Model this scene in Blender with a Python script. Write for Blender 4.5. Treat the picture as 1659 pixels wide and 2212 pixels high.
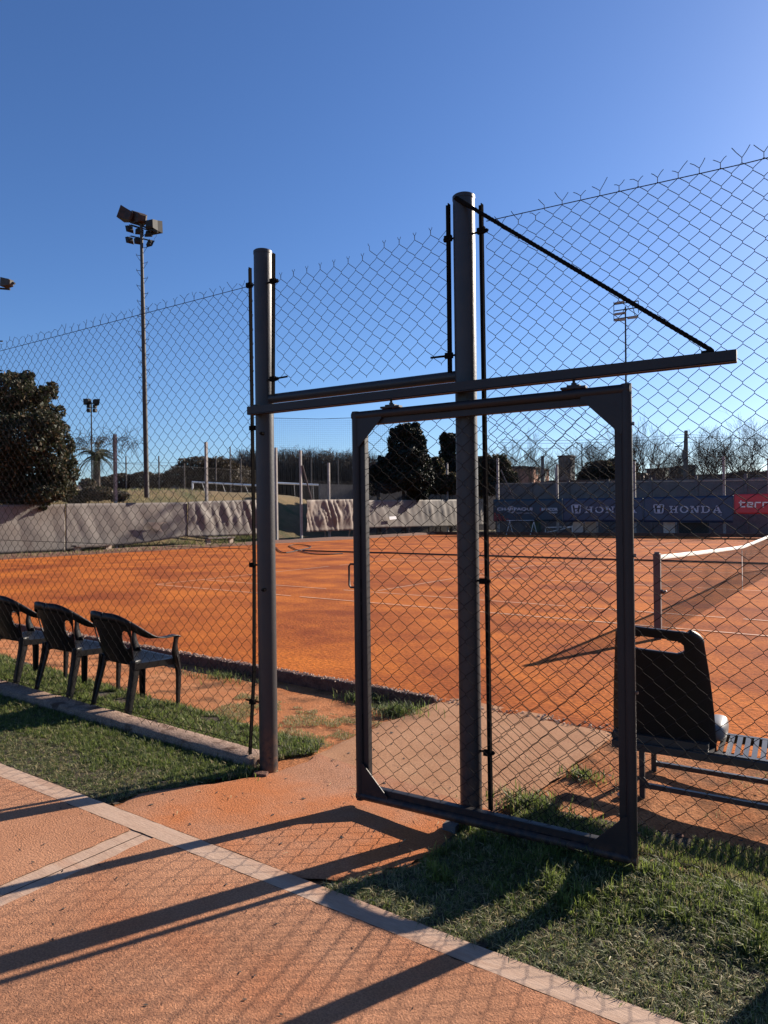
import bpy, bmesh, math, random
import numpy as np
from mathutils import Vector, Matrix, noise
random.seed(7); rng = np.random.default_rng(7)
for o in list(bpy.data.objects): bpy.data.objects.remove(o)
scene = bpy.context.scene
col = scene.collection
D = math.radians

# ------------------------------------------------------------------ camera, sky, sun
# World frame: origin at the foot of the left gate post, X along the fence, Y towards the courts.
FW, CX, CY, FOC = 1659.0, 829.5, 1106.0, 1480.0
CAM = np.array([2.9118, -3.3941, 1.64])
YAW = D(59.1899); PIT = .003; ROLL = .0123
def camvec(v):                       # level camera frame (x right, y ahead) -> world
    ux, uy = -math.sin(YAW), math.cos(YAW); nx, ny = uy, -ux
    return np.array([-(v[0]*ux+v[1]*uy), v[0]*nx+v[1]*ny, v[2]])
_F = np.array([0, math.cos(PIT), math.sin(PIT)]); _R0 = np.array([1., 0, 0]); _U0 = np.cross(_R0, _F)
_c, _s = math.cos(ROLL), math.sin(ROLL)
cR = camvec(_c*_R0-_s*_U0); cU = camvec(_s*_R0+_c*_U0); cF = camvec(_F)
cam = bpy.data.objects.new('camera', bpy.data.cameras.new('camera')); col.objects.link(cam)
M = Matrix(((cR[0], cU[0], -cF[0], CAM[0]), (cR[1], cU[1], -cF[1], CAM[1]), (cR[2], cU[2], -cF[2], CAM[2]), (0, 0, 0, 1)))
cam.matrix_world = M
cam.data.sensor_fit = 'VERTICAL'; cam.data.sensor_height = 36; cam.data.lens = FOC/2212*36
cam.data.clip_start = .05; cam.data.clip_end = 5000
scene.camera = cam
scene.render.resolution_x = 768; scene.render.resolution_y = 1024

SUN_AZ, SUN_EL = D(23.2), D(24.0)
w = bpy.data.worlds.new('World'); scene.world = w; w.use_nodes = True
wn = w.node_tree.nodes; bg = wn['Background']
sky = wn.new('ShaderNodeTexSky'); sky.sky_type = 'NISHITA'; sky.sun_disc = False
sky.sun_elevation = SUN_EL; sky.sun_rotation = SUN_AZ; sky.altitude = 300
sky.air_density = 1.0; sky.dust_density = .6; sky.ozone_density = 6.0
hs_ = wn.new('ShaderNodeHueSaturation'); hs_.inputs['Saturation'].default_value = 1.07; hs_.inputs['Hue'].default_value = .507
w.node_tree.links.new(sky.outputs[0], hs_.inputs['Color']); w.node_tree.links.new(hs_.outputs[0], bg.inputs[0]); bg.inputs[1].default_value = .067
sl = bpy.data.lights.new('sun', 'SUN'); sl.energy = 5.0; sl.angle = D(.53); sl.color = (1, .88, .74)
so = bpy.data.objects.new('sun', sl); col.objects.link(so)
sdir = Vector((math.sin(SUN_AZ)*math.cos(SUN_EL), math.cos(SUN_AZ)*math.cos(SUN_EL), math.sin(SUN_EL)))
so.rotation_euler = sdir.to_track_quat('Z', 'Y').to_euler(); so.location = (10, 20, 30)
scene.view_settings.view_transform = 'Standard'; scene.view_settings.look = 'None'
scene.view_settings.gamma = 1; scene.view_settings.use_curve_mapping = False
scene.view_settings.exposure = 1.2

# ------------------------------------------------------------------ helpers
def ray(px, py): return (px-CX)*cR-(py-CY)*cU+FOC*cF
def hit(px, py, p0, n):
    d = ray(px, py); n = np.array(n, float); return CAM+((np.array(p0, float)-CAM)@n)/(d@n)*d
def FP(px, py, y=0): return hit(px, py, (0, y, 0), (0, 1, 0))          # on the vertical plane at Y
def G(px, py, z=0): return hit(px, py, (0, 0, z), (0, 0, 1))
CO = np.array([1.5034, 6.8369, 0]); CA = np.array([-.99525, .0973, 0]); CB = np.array([.0973, .99525, 0])
def CP(a, b, z=0): return CO+a*CA+b*CB+np.array([0, 0, z])              # court frame
def APL(px, py, a): return hit(px, py, CP(a, 0), CA)
def BPL(px, py, b): return hit(px, py, CP(0, b), CB)
def AT(px, py, Z): d = ray(px, py); return CAM+d/FOC*Z                  # at distance Z ahead
def aof(P): return (np.array(P)-CO)@CA
def bof(P): return (np.array(P)-CO)@CB
GX, GY = -.0643, .0140                                                # cross slope of the near ground
# plane through the post foot whose vanishing line was measured in the photograph
_d1 = ray(-1652, 1018); _d2 = ray(2800, 1240); _n = np.cross(_d2, _d1); _n = _n/_n[2]; GX, GY = -_n[0], -_n[1]
def GN(px, py): return hit(px, py, (0, 0, 0), _n)
def lerp(a, b, t): return a+(b-a)*t
def edge_n(x): return 2.03-.0977*(x-.18)                               # near edge of the court
def tz(x, y):
    p0 = GX*x+GY*y
    bx_ = min(1, max(0, (x-1.25)/.9)); bp = .075*bx_*bx_*(3-2*bx_)*math.exp(-((y+.12)/.38)**2)
    if y <= 0: return p0+bp
    t = min(1, y/max(.5, edge_n(x)))
    if x < -.2: tgt = -.075
    elif x < .3: tgt = lerp(-.075, -.012, (x+.2)/.5)
    elif x < 2.2: tgt = -.012
    else: tgt = -.03
    return lerp(GX*x, tgt, t*t*(3-2*t))+bp

class MB:
    def __init__(s): s.v = []; s.f = []; s.m = []
    def add(s, vs, fs, mi=0):
        b = len(s.v); s.v += [tuple(map(float, v)) for v in vs]
        for f in fs: s.f.append([b+i for i in f]); s.m.append(mi)
        return s
    def box(s, c, sz, M3=None, mi=0):
        c = np.array(c, float); h = np.array(sz, float)/2
        vs = [np.array([x, y, z])*h for x in (-1, 1) for y in (-1, 1) for z in (-1, 1)]
        if M3 is not None: vs = [np.array(M3)@v for v in vs]
        return s.add([v+c for v in vs], [(0, 1, 3, 2), (4, 6, 7, 5), (0, 4, 5, 1), (2, 3, 7, 6), (0, 2, 6, 4), (1, 5, 7, 3)], mi)
    def bar(s, p, q, wd, th, up=(0, 0, 1), mi=0):                      # rectangular bar p->q, wd across, th along up
        p = np.array(p, float); q = np.array(q, float); d = q-p; L = np.linalg.norm(d); d = d/L
        up = np.array(up, float); sd = np.cross(d, up); sd /= np.linalg.norm(sd); u2 = np.cross(sd, d)
        return s.box((p+q)/2, (L, wd, th), np.array([d, sd, u2]).T, mi)
    def tube(s, pts, r, n=10, cap=True, mi=0, closed=False):
        pts = [np.array(p, float) for p in pts]; k = len(pts)
        rs = r if hasattr(r, '__len__') else [r]*k
        b = len(s.v); ref = None
        for i, p in enumerate(pts):
            if closed: t = pts[(i+1) % k]-pts[i-1]
            else: t = pts[min(i+1, k-1)]-pts[max(i-1, 0)]
            t = t/(np.linalg.norm(t)+1e-12)
            if ref is None: ref = np.array([0, 0, 1.]) if abs(t[2]) < .9 else np.array([1., 0, 0])
            ref = ref-t*(ref@t); ref /= np.linalg.norm(ref); bb = np.cross(t, ref)
            for j in range(n):
                a = 2*math.pi*j/n; s.v.append(tuple(p+rs[i]*(math.cos(a)*ref+math.sin(a)*bb)))
        for i in range(k if closed else k-1):
            for j in range(n):
                i2 = (i+1) % k
                s.f.append([b+i*n+j, b+i*n+(j+1) % n, b+i2*n+(j+1) % n, b+i2*n+j]); s.m.append(mi)
        if cap and not closed:
            s.f.append([b+j for j in range(n)][::-1]); s.m.append(mi); s.f.append([b+(k-1)*n+j for j in range(n)]); s.m.append(mi)
        return s
    def prism(s, poly, ext, mi=0):                                     # planar polygon extruded by vector ext
        n = len(poly); e = np.array(ext, float); a = [np.array(p, float) for p in poly]
        return s.add(a+[p+e for p in a], [list(range(n))[::-1], list(range(n, 2*n))]+[(i, (i+1) % n, n+(i+1) % n, n+i) for i in range(n)], mi)
    def build(s, name, mats, parent=None, smooth=False, bevel=0):
        me = bpy.data.meshes.new(name); me.from_pydata(s.v, [], s.f)
        mats = mats if isinstance(mats, (list, tuple)) else [mats]
        for m in mats: me.materials.append(m)
        if len(mats) > 1: me.polygons.foreach_set('material_index', s.m)
        if smooth: me.polygons.foreach_set('use_smooth', [True]*len(s.f))
        bm = bmesh.new(); bm.from_mesh(me); bmesh.ops.recalc_face_normals(bm, faces=bm.faces); bm.to_mesh(me); bm.free()
        return link(name, me, parent, smooth, bevel)
def link(name, me, parent=None, smooth=False, bevel=0):
    o = bpy.data.objects.new(name, me); col.objects.link(o)
    if parent is not None:
        o.parent = parent
    if bevel:
        m = o.modifiers.new('bevel', 'BEVEL'); m.width = bevel; m.segments = 2; m.limit_method = 'ANGLE'; m.angle_limit = D(40)
    if smooth:
        m = o.modifiers.new('edges', 'EDGE_SPLIT'); m.split_angle = D(40)
    return o
def npmesh(name, V, Fq, mats, mi=None, parent=None, smooth=False):     # numpy verts, list of (faces arrays)
    me = bpy.data.meshes.new(name); V = np.asarray(V, np.float32)
    arrs = Fq if isinstance(Fq, list) else [Fq]
    me.vertices.add(len(V)); me.vertices.foreach_set('co', V.ravel())
    tot = sum(a.size for a in arrs); cnt = sum(len(a) for a in arrs)
    me.loops.add(tot); me.polygons.add(cnt)
    me.loops.foreach_set('vertex_index', np.concatenate([a.ravel() for a in arrs]).astype(np.int32))
    ls = np.concatenate([np.full(len(a), a.shape[1]) for a in arrs]); st = np.concatenate([[0], np.cumsum(ls)[:-1]])
    me.polygons.foreach_set('loop_start', st.astype(np.int32)); me.polygons.foreach_set('loop_total', ls.astype(np.int32))
    for m in (mats if isinstance(mats, (list, tuple)) else [mats]): me.materials.append(m)
    if mi is not None: me.polygons.foreach_set('material_index', np.asarray(mi, np.int32))
    if smooth: me.polygons.foreach_set('use_smooth', np.ones(cnt, bool))
    me.update(calc_edges=True); me.validate()
    return link(name, me, parent)
def empty(name, label, cat, loc=(0, 0, 0), rz=0, group=None):
    o = bpy.data.objects.new(name, None); col.objects.link(o); o.location = [float(v) for v in loc]; o.rotation_euler = (0, 0, rz)
    o.empty_display_size = .2
    return tag(o, label, cat, group)
def tag(o, label=None, cat=None, group=None, kind=None):
    if label: o['label'] = label
    if cat: o['category'] = cat
    if group: o['group'] = group
    if kind: o['kind'] = kind
    return o
def sub(mb, o): mb.v = [tuple(np.array(v)-np.array(o, float)) for v in mb.v]; return mb
def copy_tree(o, parent=None):
    c = o.copy(); col.objects.link(c)
    if parent is not None: c.parent = parent
    for ch in list(o.children): copy_tree(ch, c)
    return c

# ---- materials
def lin(h):
    v = [int(h[i:i+2], 16)/255 for i in (0, 2, 4)]; return tuple((x/12.92 if x <= .04045 else ((x+.055)/1.055)**2.4) for x in v)+(1,)
def mat(name, c1, c2=None, rough=.8, metal=0, scale=5, detail=6, fine=0, finescale=120, bump=0, bscale=60, spec=.5, lo=.35, hi=.65, stretch=None, c3=None, c3scale=1.2, c3lo=.5, c3hi=.7, trans=0, coat=0):
    m = bpy.data.materials.new(name); m.use_nodes = True; nt = m.node_tree; N = nt.nodes; L = nt.links
    b = N['Principled BSDF']; b.inputs['Roughness'].default_value = rough; b.inputs['Metallic'].default_value = metal
    b.inputs['Specular IOR Level'].default_value = spec
    if coat: b.inputs['Coat Weight'].default_value = coat
    tc = N.new('ShaderNodeTexCoord'); out = tc.outputs['Object']
    if stretch:
        mp = N.new('ShaderNodeMapping'); mp.inputs['Scale'].default_value = stretch; L.new(out, mp.inputs[0]); out = mp.outputs[0]
    def noi(sc, det=detail, rg=.6):
        n = N.new('ShaderNodeTexNoise'); n.inputs['Scale'].default_value = sc; n.inputs['Detail'].default_value = det; n.inputs['Roughness'].default_value = rg
        L.new(out, n.inputs['Vector']); return n.outputs['Fac']
    def ramp(f, a, bb, lo, hi):
        mr = N.new('ShaderNodeMapRange'); mr.inputs['From Min'].default_value = lo; mr.inputs['From Max'].default_value = hi
        L.new(f, mr.inputs['Value']); mx = N.new('ShaderNodeMix'); mx.data_type = 'RGBA'
        L.new(mr.outputs[0], mx.inputs[0])
        for s_, v in ((6, a), (7, bb)):
            if isinstance(v, tuple): mx.inputs[s_].default_value = v
            else: L.new(v, mx.inputs[s_])
        return mx.outputs[2]
    if name not in ('whitemetal', 'netband', 'letterpale', 'redvinyl', 'grass_dry', 'grass_grey', 'grass_green'):
        c1, c2, c3 = [tuple(x*.76 for x in c[:3]) if c else c for c in (c1, c2, c3)]
    c1 = tuple(c1)[:3]+(1,)
    if c2 is None and not fine: b.inputs['Base Color'].default_value = c1
    else:
        cc = ramp(noi(scale), c1, tuple(c2)[:3]+(1,), lo, hi) if c2 else c1
        if c3: cc = ramp(noi(c3scale, 4), cc, tuple(c3)[:3]+(1,), c3lo, c3hi)
        if fine:
            f = noi(finescale, 2); mr = N.new('ShaderNodeMapRange'); mr.inputs['From Min'].default_value = .3; mr.inputs['From Max'].default_value = .7
            mr.inputs['To Min'].default_value = 1-fine; mr.inputs['To Max'].default_value = 1+fine; L.new(f, mr.inputs['Value'])
            mx = N.new('ShaderNodeVectorMath'); mx.operation = 'SCALE'
            if isinstance(cc, tuple): mx.inputs[0].default_value = cc[:3]
            else: L.new(cc, mx.inputs[0])
            L.new(mr.outputs[0], mx.inputs['Scale']); cc = mx.outputs[0]
        L.new(cc, b.inputs['Base Color'])
    if bump:
        bp = N.new('ShaderNodeBump'); bp.inputs['Strength'].default_value = 1; bp.inputs['Distance'].default_value = bump
        L.new(noi(bscale, 5, .7), bp.inputs['Height']); L.new(bp.outputs[0], b.inputs['Normal'])
    if trans:
        t = N.new('ShaderNodeBsdfTranslucent'); t.inputs[0].default_value = tuple(min(1, x*1.6) for x in c1[:3])+(1,)
        ms = N.new('ShaderNodeMixShader'); ms.inputs[0].default_value = trans
        L.new(b.outputs[0], ms.inputs[1]); L.new(t.outputs[0], ms.inputs[2]); L.new(ms.outputs[0], N['Material Output'].inputs[0])
    return m
MT = {}
MT['clay'] = mat('clay', (.38, .100, .022), (.58, .166, .027), rough=.95, scale=.9, detail=13, lo=.36, hi=.62, fine=.42, finescale=32, bump=.02, bscale=20, spec=.1, stretch=(.75, 1.0, 1), c3=(.27, .062, .017), c3scale=.6, c3lo=.44, c3hi=.64)
MT['dirt'] = mat('dirt', (.38, .135, .05), (.50, .22, .10), rough=.97, scale=3, detail=12, fine=.35, finescale=70, bump=.015, bscale=40, spec=.1, c3=(.17, .075, .035), c3scale=4, c3lo=.48, c3hi=.66)
MT['farground'] = mat('farground', (.10, .09, .04), (.20, .15, .07), rough=1, scale=.3, detail=10, bump=.03, bscale=4)
MT['path'] = mat('path', (.44, .195, .098), (.52, .25, .135), rough=.92, scale=2.2, detail=9, fine=.30, finescale=130, bump=.012, bscale=110, spec=.3, c3=(.50, .19, .085), c3scale=1.6, c3lo=.52, c3hi=.75)
MT['walk'] = mat('walk', (.42, .195, .105), (.48, .25, .155), rough=.95, scale=2.4, detail=10, fine=.28, finescale=110, bump=.009, bscale=100, spec=.15, c3=(.48, .17, .065), c3scale=1.1, c3lo=.42, c3hi=.62)
MT['slab'] = mat('slab', (.40, .20, .105), (.48, .26, .145), rough=.95, scale=3, detail=10, fine=.25, finescale=90, bump=.006, bscale=120, spec=.15)
MT['strip'] = mat('strip', (.42, .28, .20), (.50, .35, .26), rough=.9, scale=14, detail=9, fine=.12, finescale=120, bump=.0025, bscale=90, spec=.25, stretch=(.25, 1.5, 1), c3=(.44, .24, .15), c3scale=3, c3lo=.5, c3hi=.7)
MT['crack'] = mat('crack', (.035, .02, .014), rough=1)
MT['curb'] = mat('curb', (.24, .165, .125), (.36, .25, .19), rough=.95, scale=14, detail=10, fine=.4, finescale=110, bump=.012, bscale=55, spec=.15, c3=(.12, .07, .05), c3scale=8, c3lo=.55, c3hi=.66)
MT['edgecurb'] = mat('edgecurb', (.11, .042, .025), (.20, .09, .055), rough=.95, scale=18, detail=9, fine=.4, finescale=100, bump=.012, bscale=60)
MT['gravel'] = mat('gravel', (.42, .27, .20), (.55, .42, .33), rough=.9, scale=20)
MT['line'] = mat('line', (.62, .40, .27), (.55, .22, .10), rough=.9, scale=7, detail=9, lo=.45, hi=.75)
MT['paint'] = mat('gatepaint', (.018, .017, .020), (.023, .022, .024), rough=.5, scale=9, bump=.0012, bscale=35, spec=.3, fine=.06, finescale=200)
MT['post'] = mat('postpaint', (.030, .031, .036), (.037, .037, .041), rough=.45, scale=6, bump=.001, bscale=50, spec=.35, fine=.05, finescale=160, c3=(.05, .042, .038), c3scale=3)
MT['wire'] = mat('wire', (.022, .020, .020), (.034, .027, .024), rough=.8, scale=30, spec=.08)
MT['bar'] = mat('barsteel', (.010, .010, .011), (.016, .014, .013), rough=1, scale=25, spec=.0, bump=.001, bscale=120)
MT['bolt'] = mat('bolt', (.12, .115, .12), rough=.35, metal=.8)
MT['whitemetal'] = mat('whitemetal', (.80, .80, .80), (.7, .7, .7), rough=.5, scale=10)
MT['plastic'] = mat('blackplastic', (.004, .004, .005), (.007, .007, .008), rough=.42, scale=20, spec=.25)
MT['plastic2'] = mat('shellplastic', (.005, .005, .006), (.008, .008, .009), rough=.42, scale=12, spec=.28, bump=.0006, bscale=300)
MT['benchsteel'] = mat('benchsteel', (.035, .034, .035), (.05, .046, .044), rough=.4, spec=.5, scale=20)
MT['greyplastic'] = mat('greyplastic', (.15, .15, .155), (.19, .19, .195), rough=.5, scale=8)
MT['tarp'] = mat('tarp', (.17, .150, .135), (.225, .20, .18), rough=.75, scale=1.6, detail=9, fine=.08, finescale=60, c3=(.15, .12, .105), c3scale=.9, spec=.3, bump=.01, bscale=3)
MT['tarpbrown'] = mat('tarpbrown', (.19, .145, .12), (.25, .20, .165), rough=.8, scale=2, detail=8, fine=.1, finescale=60, bump=.01, bscale=4)
MT['concrete'] = mat('concrete', (.30, .28, .26), (.40, .37, .34), rough=.9, scale=5, fine=.15, finescale=60)
MT['concdark'] = mat('concdark', (.12, .10, .09), (.17, .145, .13), rough=.9, scale=5)
MT['farmetal'] = mat('farmetal', (.022, .022, .022), (.035, .033, .030), rough=.65, scale=4, spec=.25)
MT['rust'] = mat('rust', (.022, .012, .009), (.06, .028, .020), rough=.7, scale=6, lo=.4, hi=.6)
MT['galv'] = mat('galv', (.045, .043, .038), (.07, .065, .055), rough=.7, metal=.0, scale=6)
MT['farwire'] = mat('farwire', (.09, .085, .08), rough=.6, metal=.3)
MT['net'] = mat('netcord', (.035, .028, .025), rough=.9)
MT['netband'] = mat('netband', (.58, .55, .50), (.48, .44, .38), rough=.8, scale=8)
MT['rope'] = mat('greenrope', (.02, .035, .03), rough=.8)
MT['netpost'] = mat('netpost', (.10, .06, .05), (.14, .08, .065), rough=.6, scale=8)
MT['hose'] = mat('hose', (.012, .01, .01), rough=.6)
MT['navy'] = mat('navy', (.026, .042, .086), (.038, .056, .105), rough=.42, scale=2, bump=.01, bscale=2.2, spec=.5)
MT['teal'] = mat('teal', (.010, .036, .060), (.014, .046, .072), rough=.5, scale=2)
MT['red'] = mat('redvinyl', (.52, .035, .035), (.60, .045, .045), rough=.5, scale=3)
MT['pinkred'] = mat('pinkred', (.22, .035, .035), rough=.6)
MT['letter'] = mat('letter', (.60, .60, .66), rough=.6)
MT['letterpale'] = mat('letterpale', (.85, .78, .68), rough=.6)
MT['letterdim'] = mat('letterdim', (.6, .66, .72), rough=.6)
MT['letterblack'] = mat('letterblack', (.01, .01, .014), rough=.5)
MT['block'] = mat('blockwall', (.14, .125, .12), (.19, .17, .16), rough=.95, scale=1.5, detail=8, fine=.15, finescale=9)
MT['brick'] = mat('brickwall', (.42, .20, .13), (.50, .26, .17), rough=.9, scale=2, fine=.2, finescale=12)
MT['plaster'] = mat('plaster', (.40, .30, .23), (.48, .38, .30), rough=.9, scale=1.5)
MT['darkroof'] = mat('darkroof', (.10, .07, .06), (.15, .10, .085), rough=.9, scale=2)
MT['window'] = mat('windowglass', (.02, .022, .028), rough=.15)
MT['whitewash'] = mat('whitewash', (.60, .54, .50), (.52, .44, .40), rough=.9, scale=2)
MT['bark'] = mat('bark', (.045, .032, .025), (.07, .052, .042), rough=.95, scale=6)
MT['twig'] = mat('twig', (.075, .055, .042), (.10, .078, .06), rough=.95, scale=3)
MT['palewood'] = mat('palewood', (.32, .24, .18), (.42, .33, .26), rough=.9, scale=5)
def leafm(n, c, t=.25): return mat(n, c, rough=.6, spec=.3, trans=t)
MT['leafA'] = leafm('leaf_dark', (.018, .026, .012)); MT['leafB'] = leafm('leaf_mid', (.040, .044, .020)); MT['leafC'] = leafm('leaf_brown', (.13, .095, .055))
MT['conA'] = leafm('conifer_dark', (.008, .013, .008), .1); MT['conB'] = leafm('conifer_mid', (.018, .026, .013), .1)
MT['hedgeA'] = leafm('hedge_dark', (.038, .030, .018)); MT['hedgeB'] = leafm('hedge_brown', (.070, .052, .033))
MT['flower'] = leafm('pale_flower', (.26, .23, .20), .2)
MT['gr1'] = leafm('grass_green', (.125, .160, .034), .40); MT['gr2'] = leafm('grass_deep', (.070, .095, .028), .38)
MT['gr3'] = leafm('grass_dry', (.30, .25, .13), .25); MT['gr4'] = leafm('grass_grey', (.13, .14, .065), .3)
MT['turf'] = mat('turf', (.034, .028, .016), (.11, .072, .042), rough=1, scale=14, detail=10, fine=.4, finescale=90, bump=.02, bscale=60)
MT['moundgrass'] = mat('moundgrass', (.14, .098, .038), (.22, .145, .062), rough=1, scale=1.1, detail=10, fine=.3, finescale=25, bump=.05, bscale=12, c3=(.075, .085, .025), c3scale=.5)

def foot_tint(m, top=.45, tint=(.15, .075, .04, 1)):
    # patchy brown mixed into the paint colour, stronger towards the ground
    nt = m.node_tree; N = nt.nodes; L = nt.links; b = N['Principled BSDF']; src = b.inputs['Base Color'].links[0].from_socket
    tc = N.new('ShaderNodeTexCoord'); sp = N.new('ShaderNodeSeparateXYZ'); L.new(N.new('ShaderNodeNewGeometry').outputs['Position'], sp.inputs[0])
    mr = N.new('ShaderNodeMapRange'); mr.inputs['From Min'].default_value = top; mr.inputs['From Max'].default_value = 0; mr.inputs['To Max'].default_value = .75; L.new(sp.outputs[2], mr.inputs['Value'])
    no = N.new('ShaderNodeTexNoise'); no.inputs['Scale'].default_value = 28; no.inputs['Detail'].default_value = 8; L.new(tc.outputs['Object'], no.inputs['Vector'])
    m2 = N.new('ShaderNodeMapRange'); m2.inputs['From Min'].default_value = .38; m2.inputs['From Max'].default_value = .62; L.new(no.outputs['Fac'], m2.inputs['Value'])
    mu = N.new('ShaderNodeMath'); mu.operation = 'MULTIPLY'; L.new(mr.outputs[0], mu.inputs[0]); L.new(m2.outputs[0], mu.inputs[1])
    mx = N.new('ShaderNodeMix'); mx.data_type = 'RGBA'; L.new(mu.outputs[0], mx.inputs[0]); L.new(src, mx.inputs[6]); mx.inputs[7].default_value = tint; L.new(mx.outputs[2], b.inputs['Base Color'])
foot_tint(MT['post'], .35); foot_tint(MT['paint'], .10)
# ------------------------------------------------------------------ terrain
def grid(name, xs, ys, zf, m, kind='structure', smooth=True):
    V = [(x, y, zf(x, y)) for y in ys for x in xs]; nx = len(xs)
    F = np.array([(j*nx+i, j*nx+i+1, (j+1)*nx+i+1, (j+1)*nx+i) for j in range(len(ys)-1) for i in range(nx-1)])
    o = npmesh(name, V, F, m, smooth=smooth); return tag(o, kind=kind)
def nz(x, y, s=1., o=0.): return noise.noise(Vector((x*s+o, y*s-o, o)))
xs = np.arange(-14, 12.01, .1)
ys = np.concatenate([np.arange(-7, 2.6, .1), [3.2]])
def near_z(x, y):
    z = tz(x, y)
    if y > edge_n(x)+.05: return -.14
    if x > 2.2 and y > 0: z += .01*nz(x, y, 3)
    return z-.012+.010*nz(x, y, 2.2)+.004*nz(x, y, 9)
g = grid('soil_ground', xs, ys, near_z, MT['dirt'])
npmesh('far_ground', [(-900, -300, -.6), (900, -300, -.6), (900, 1500, -.6), (-900, 1500, -.6)], np.array([(0, 1, 2, 3)]), MT['farground'])['kind'] = 'structure'
# clay court surface with slight undulation
def poly_court(name, a0, a1, b0, b1, m, st=.5, z=0):
    As = np.arange(a0, a1+.01, st); Bs = np.arange(b0, b1+.01, st)
    V = [CP(a, b, z+.004*nz(a, b, .35)) for b in Bs for a in As]; n = len(As)
    F = np.array([(j*n+i, (j+1)*n+i, (j+1)*n+i+1, j*n+i+1) for j in range(len(Bs)-1) for i in range(n-1)])
    return tag(npmesh(name, V, F, m, smooth=True), kind='structure')
poly_court('clay_court', -34, 27, -4.95, 36.5, MT['clay'])
# painted lines
mb = MB()
def cline(a0, b0, a1, b1, wd=.05):
    p, q = np.array([a0, b0]), np.array([a1, b1]); d = (q-p)/np.linalg.norm(q-p); s_ = np.array([-d[1], d[0]])*wd/2
    L = np.linalg.norm(q-p); k = max(1, int(L/.25)); prev = None
    for i in range(k+1):
        c = p+(q-p)*i/k; zz = .009
        wv = 1+.35*nz(c[0], c[1], 3.1)
        e = [CP(*(c+s_*wv), zz), CP(*(c-s_*wv), zz)]
        if prev is not None and nz(c[0], c[1], 1.7, 5) > -.33: mb.add([prev[0], prev[1], e[1], e[0]], [(0, 1, 2, 3)])
        prev = e
def court(b0, s=1, a0=0):
    for b in (0, 1.37, 9.6, 10.97): cline(a0-11.885, b0+b, a0+11.885, b0+b)
    for a in (-11.885, 11.885): cline(a0+a, b0, a0+a, b0+10.97)
    for a in (-6.4, 6.4): cline(a0+a, b0+1.37, a0+a, b0+9.6)
    cline(a0-6.4, b0+5.485, a0+6.4, b0+5.485)
court(0); court(17.2)
tag(mb.build('court_markings', MT['line']), kind='structure')
# raised grassy bank beyond the end fence
As = np.arange(27.0, 75, .8); Bs = np.arange(-30, 35, .8)
def bank(a, b):
    t = min(1, max(0, (a-28.0)/6.5)); t = t*t*(3-2*t)
    e = min(1, max(0, (34-b)/6.0)); e = e*e*(3-2*e)
    top = 3.25+.30*nz(a, b, .13)-.75*min(1, max(0, (a-36)/8))
    return -.06+t*e*top+.05*nz(a, b, .7)
V = [CP(a, b, bank(a, b)) for b in Bs for a in As]; n = len(As)
F = np.array([(j*n+i, (j+1)*n+i, (j+1)*n+i+1, j*n+i+1) for j in range(len(Bs)-1) for i in range(n-1)])
tag(npmesh('grass_bank', V, F, MT['moundgrass'], smooth=True), kind='structure')
# strip of ground behind the far side of the courts and beyond
def quad(name, pts, m): o = npmesh(name, pts, np.array([list(range(len(pts)))]), m); return tag(o, kind='structure')
quad('side_ground', [CP(60, 36.3, -.05), CP(-60, 36.3, -.05), CP(-60, 75, -.05), CP(60, 75, -.05)], MT['farground'])
quad('end_ground', [CP(26.8, -30, -.08), CP(26.8, 36.4, -.08), CP(60, 36.4, -.08), CP(60, -30, -.08)], MT['moundgrass'])

# ------------------------------------------------------------------ path and paving in front of the fence
def slab_mesh(name, x0, x1, y0, y1, m, dz, st=.12, jx=0, th=.0):
    xs = np.linspace(x0, x1, max(2, int((x1-x0)/st)+1)); ys = np.linspace(y0, y1, max(2, int((y1-y0)/st)+1))
    V = [];
    for j, y in enumerate(ys):
        for i, x in enumerate(xs):
            X, Y = x, y
            if jx:
                if i in (0, len(xs)-1): X += jx*nz(0, y, 14, x)
                if j in (0, len(ys)-1): Y += jx*nz(x, 0, 14, y)
            V.append((X, Y, GX*X+GY*Y+dz))
    n = len(xs); F = [(j*n+i, j*n+i+1, (j+1)*n+i+1, (j+1)*n+i) for j in range(len(ys)-1) for i in range(n-1)]
    return tag(npmesh(name, V, np.array(F), m, smooth=True), kind='structure')
SY0, SY1 = -1.085, -.965                                              # smooth strip between path and turf
JX = .115                                                             # joint across the path
slab_mesh('path_base', -9, 9, -6, -.94, MT['crack'], .0)
slab_mesh('path_border', -9, 9, SY0, SY1, MT['strip'], .016, .05, .004)
def pathslab(xa, xb, inner):
    slab_mesh('path_border', xa, xb, -6, SY0-.003, MT['strip'], .012, .06, .002)
    # rough brushed field laid inside the smooth trowelled edges
    a = xa+(.075 if inner[0] else 0); b = xb-(.075 if inner[1] else 0)
    slab_mesh('path', a, b, -6, SY0-.004, MT['path'], .0165, .045, .012)
pathslab(-9, JX-.003, (0, 1)); pathslab(JX+.003, 9, (1, 0))
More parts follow.
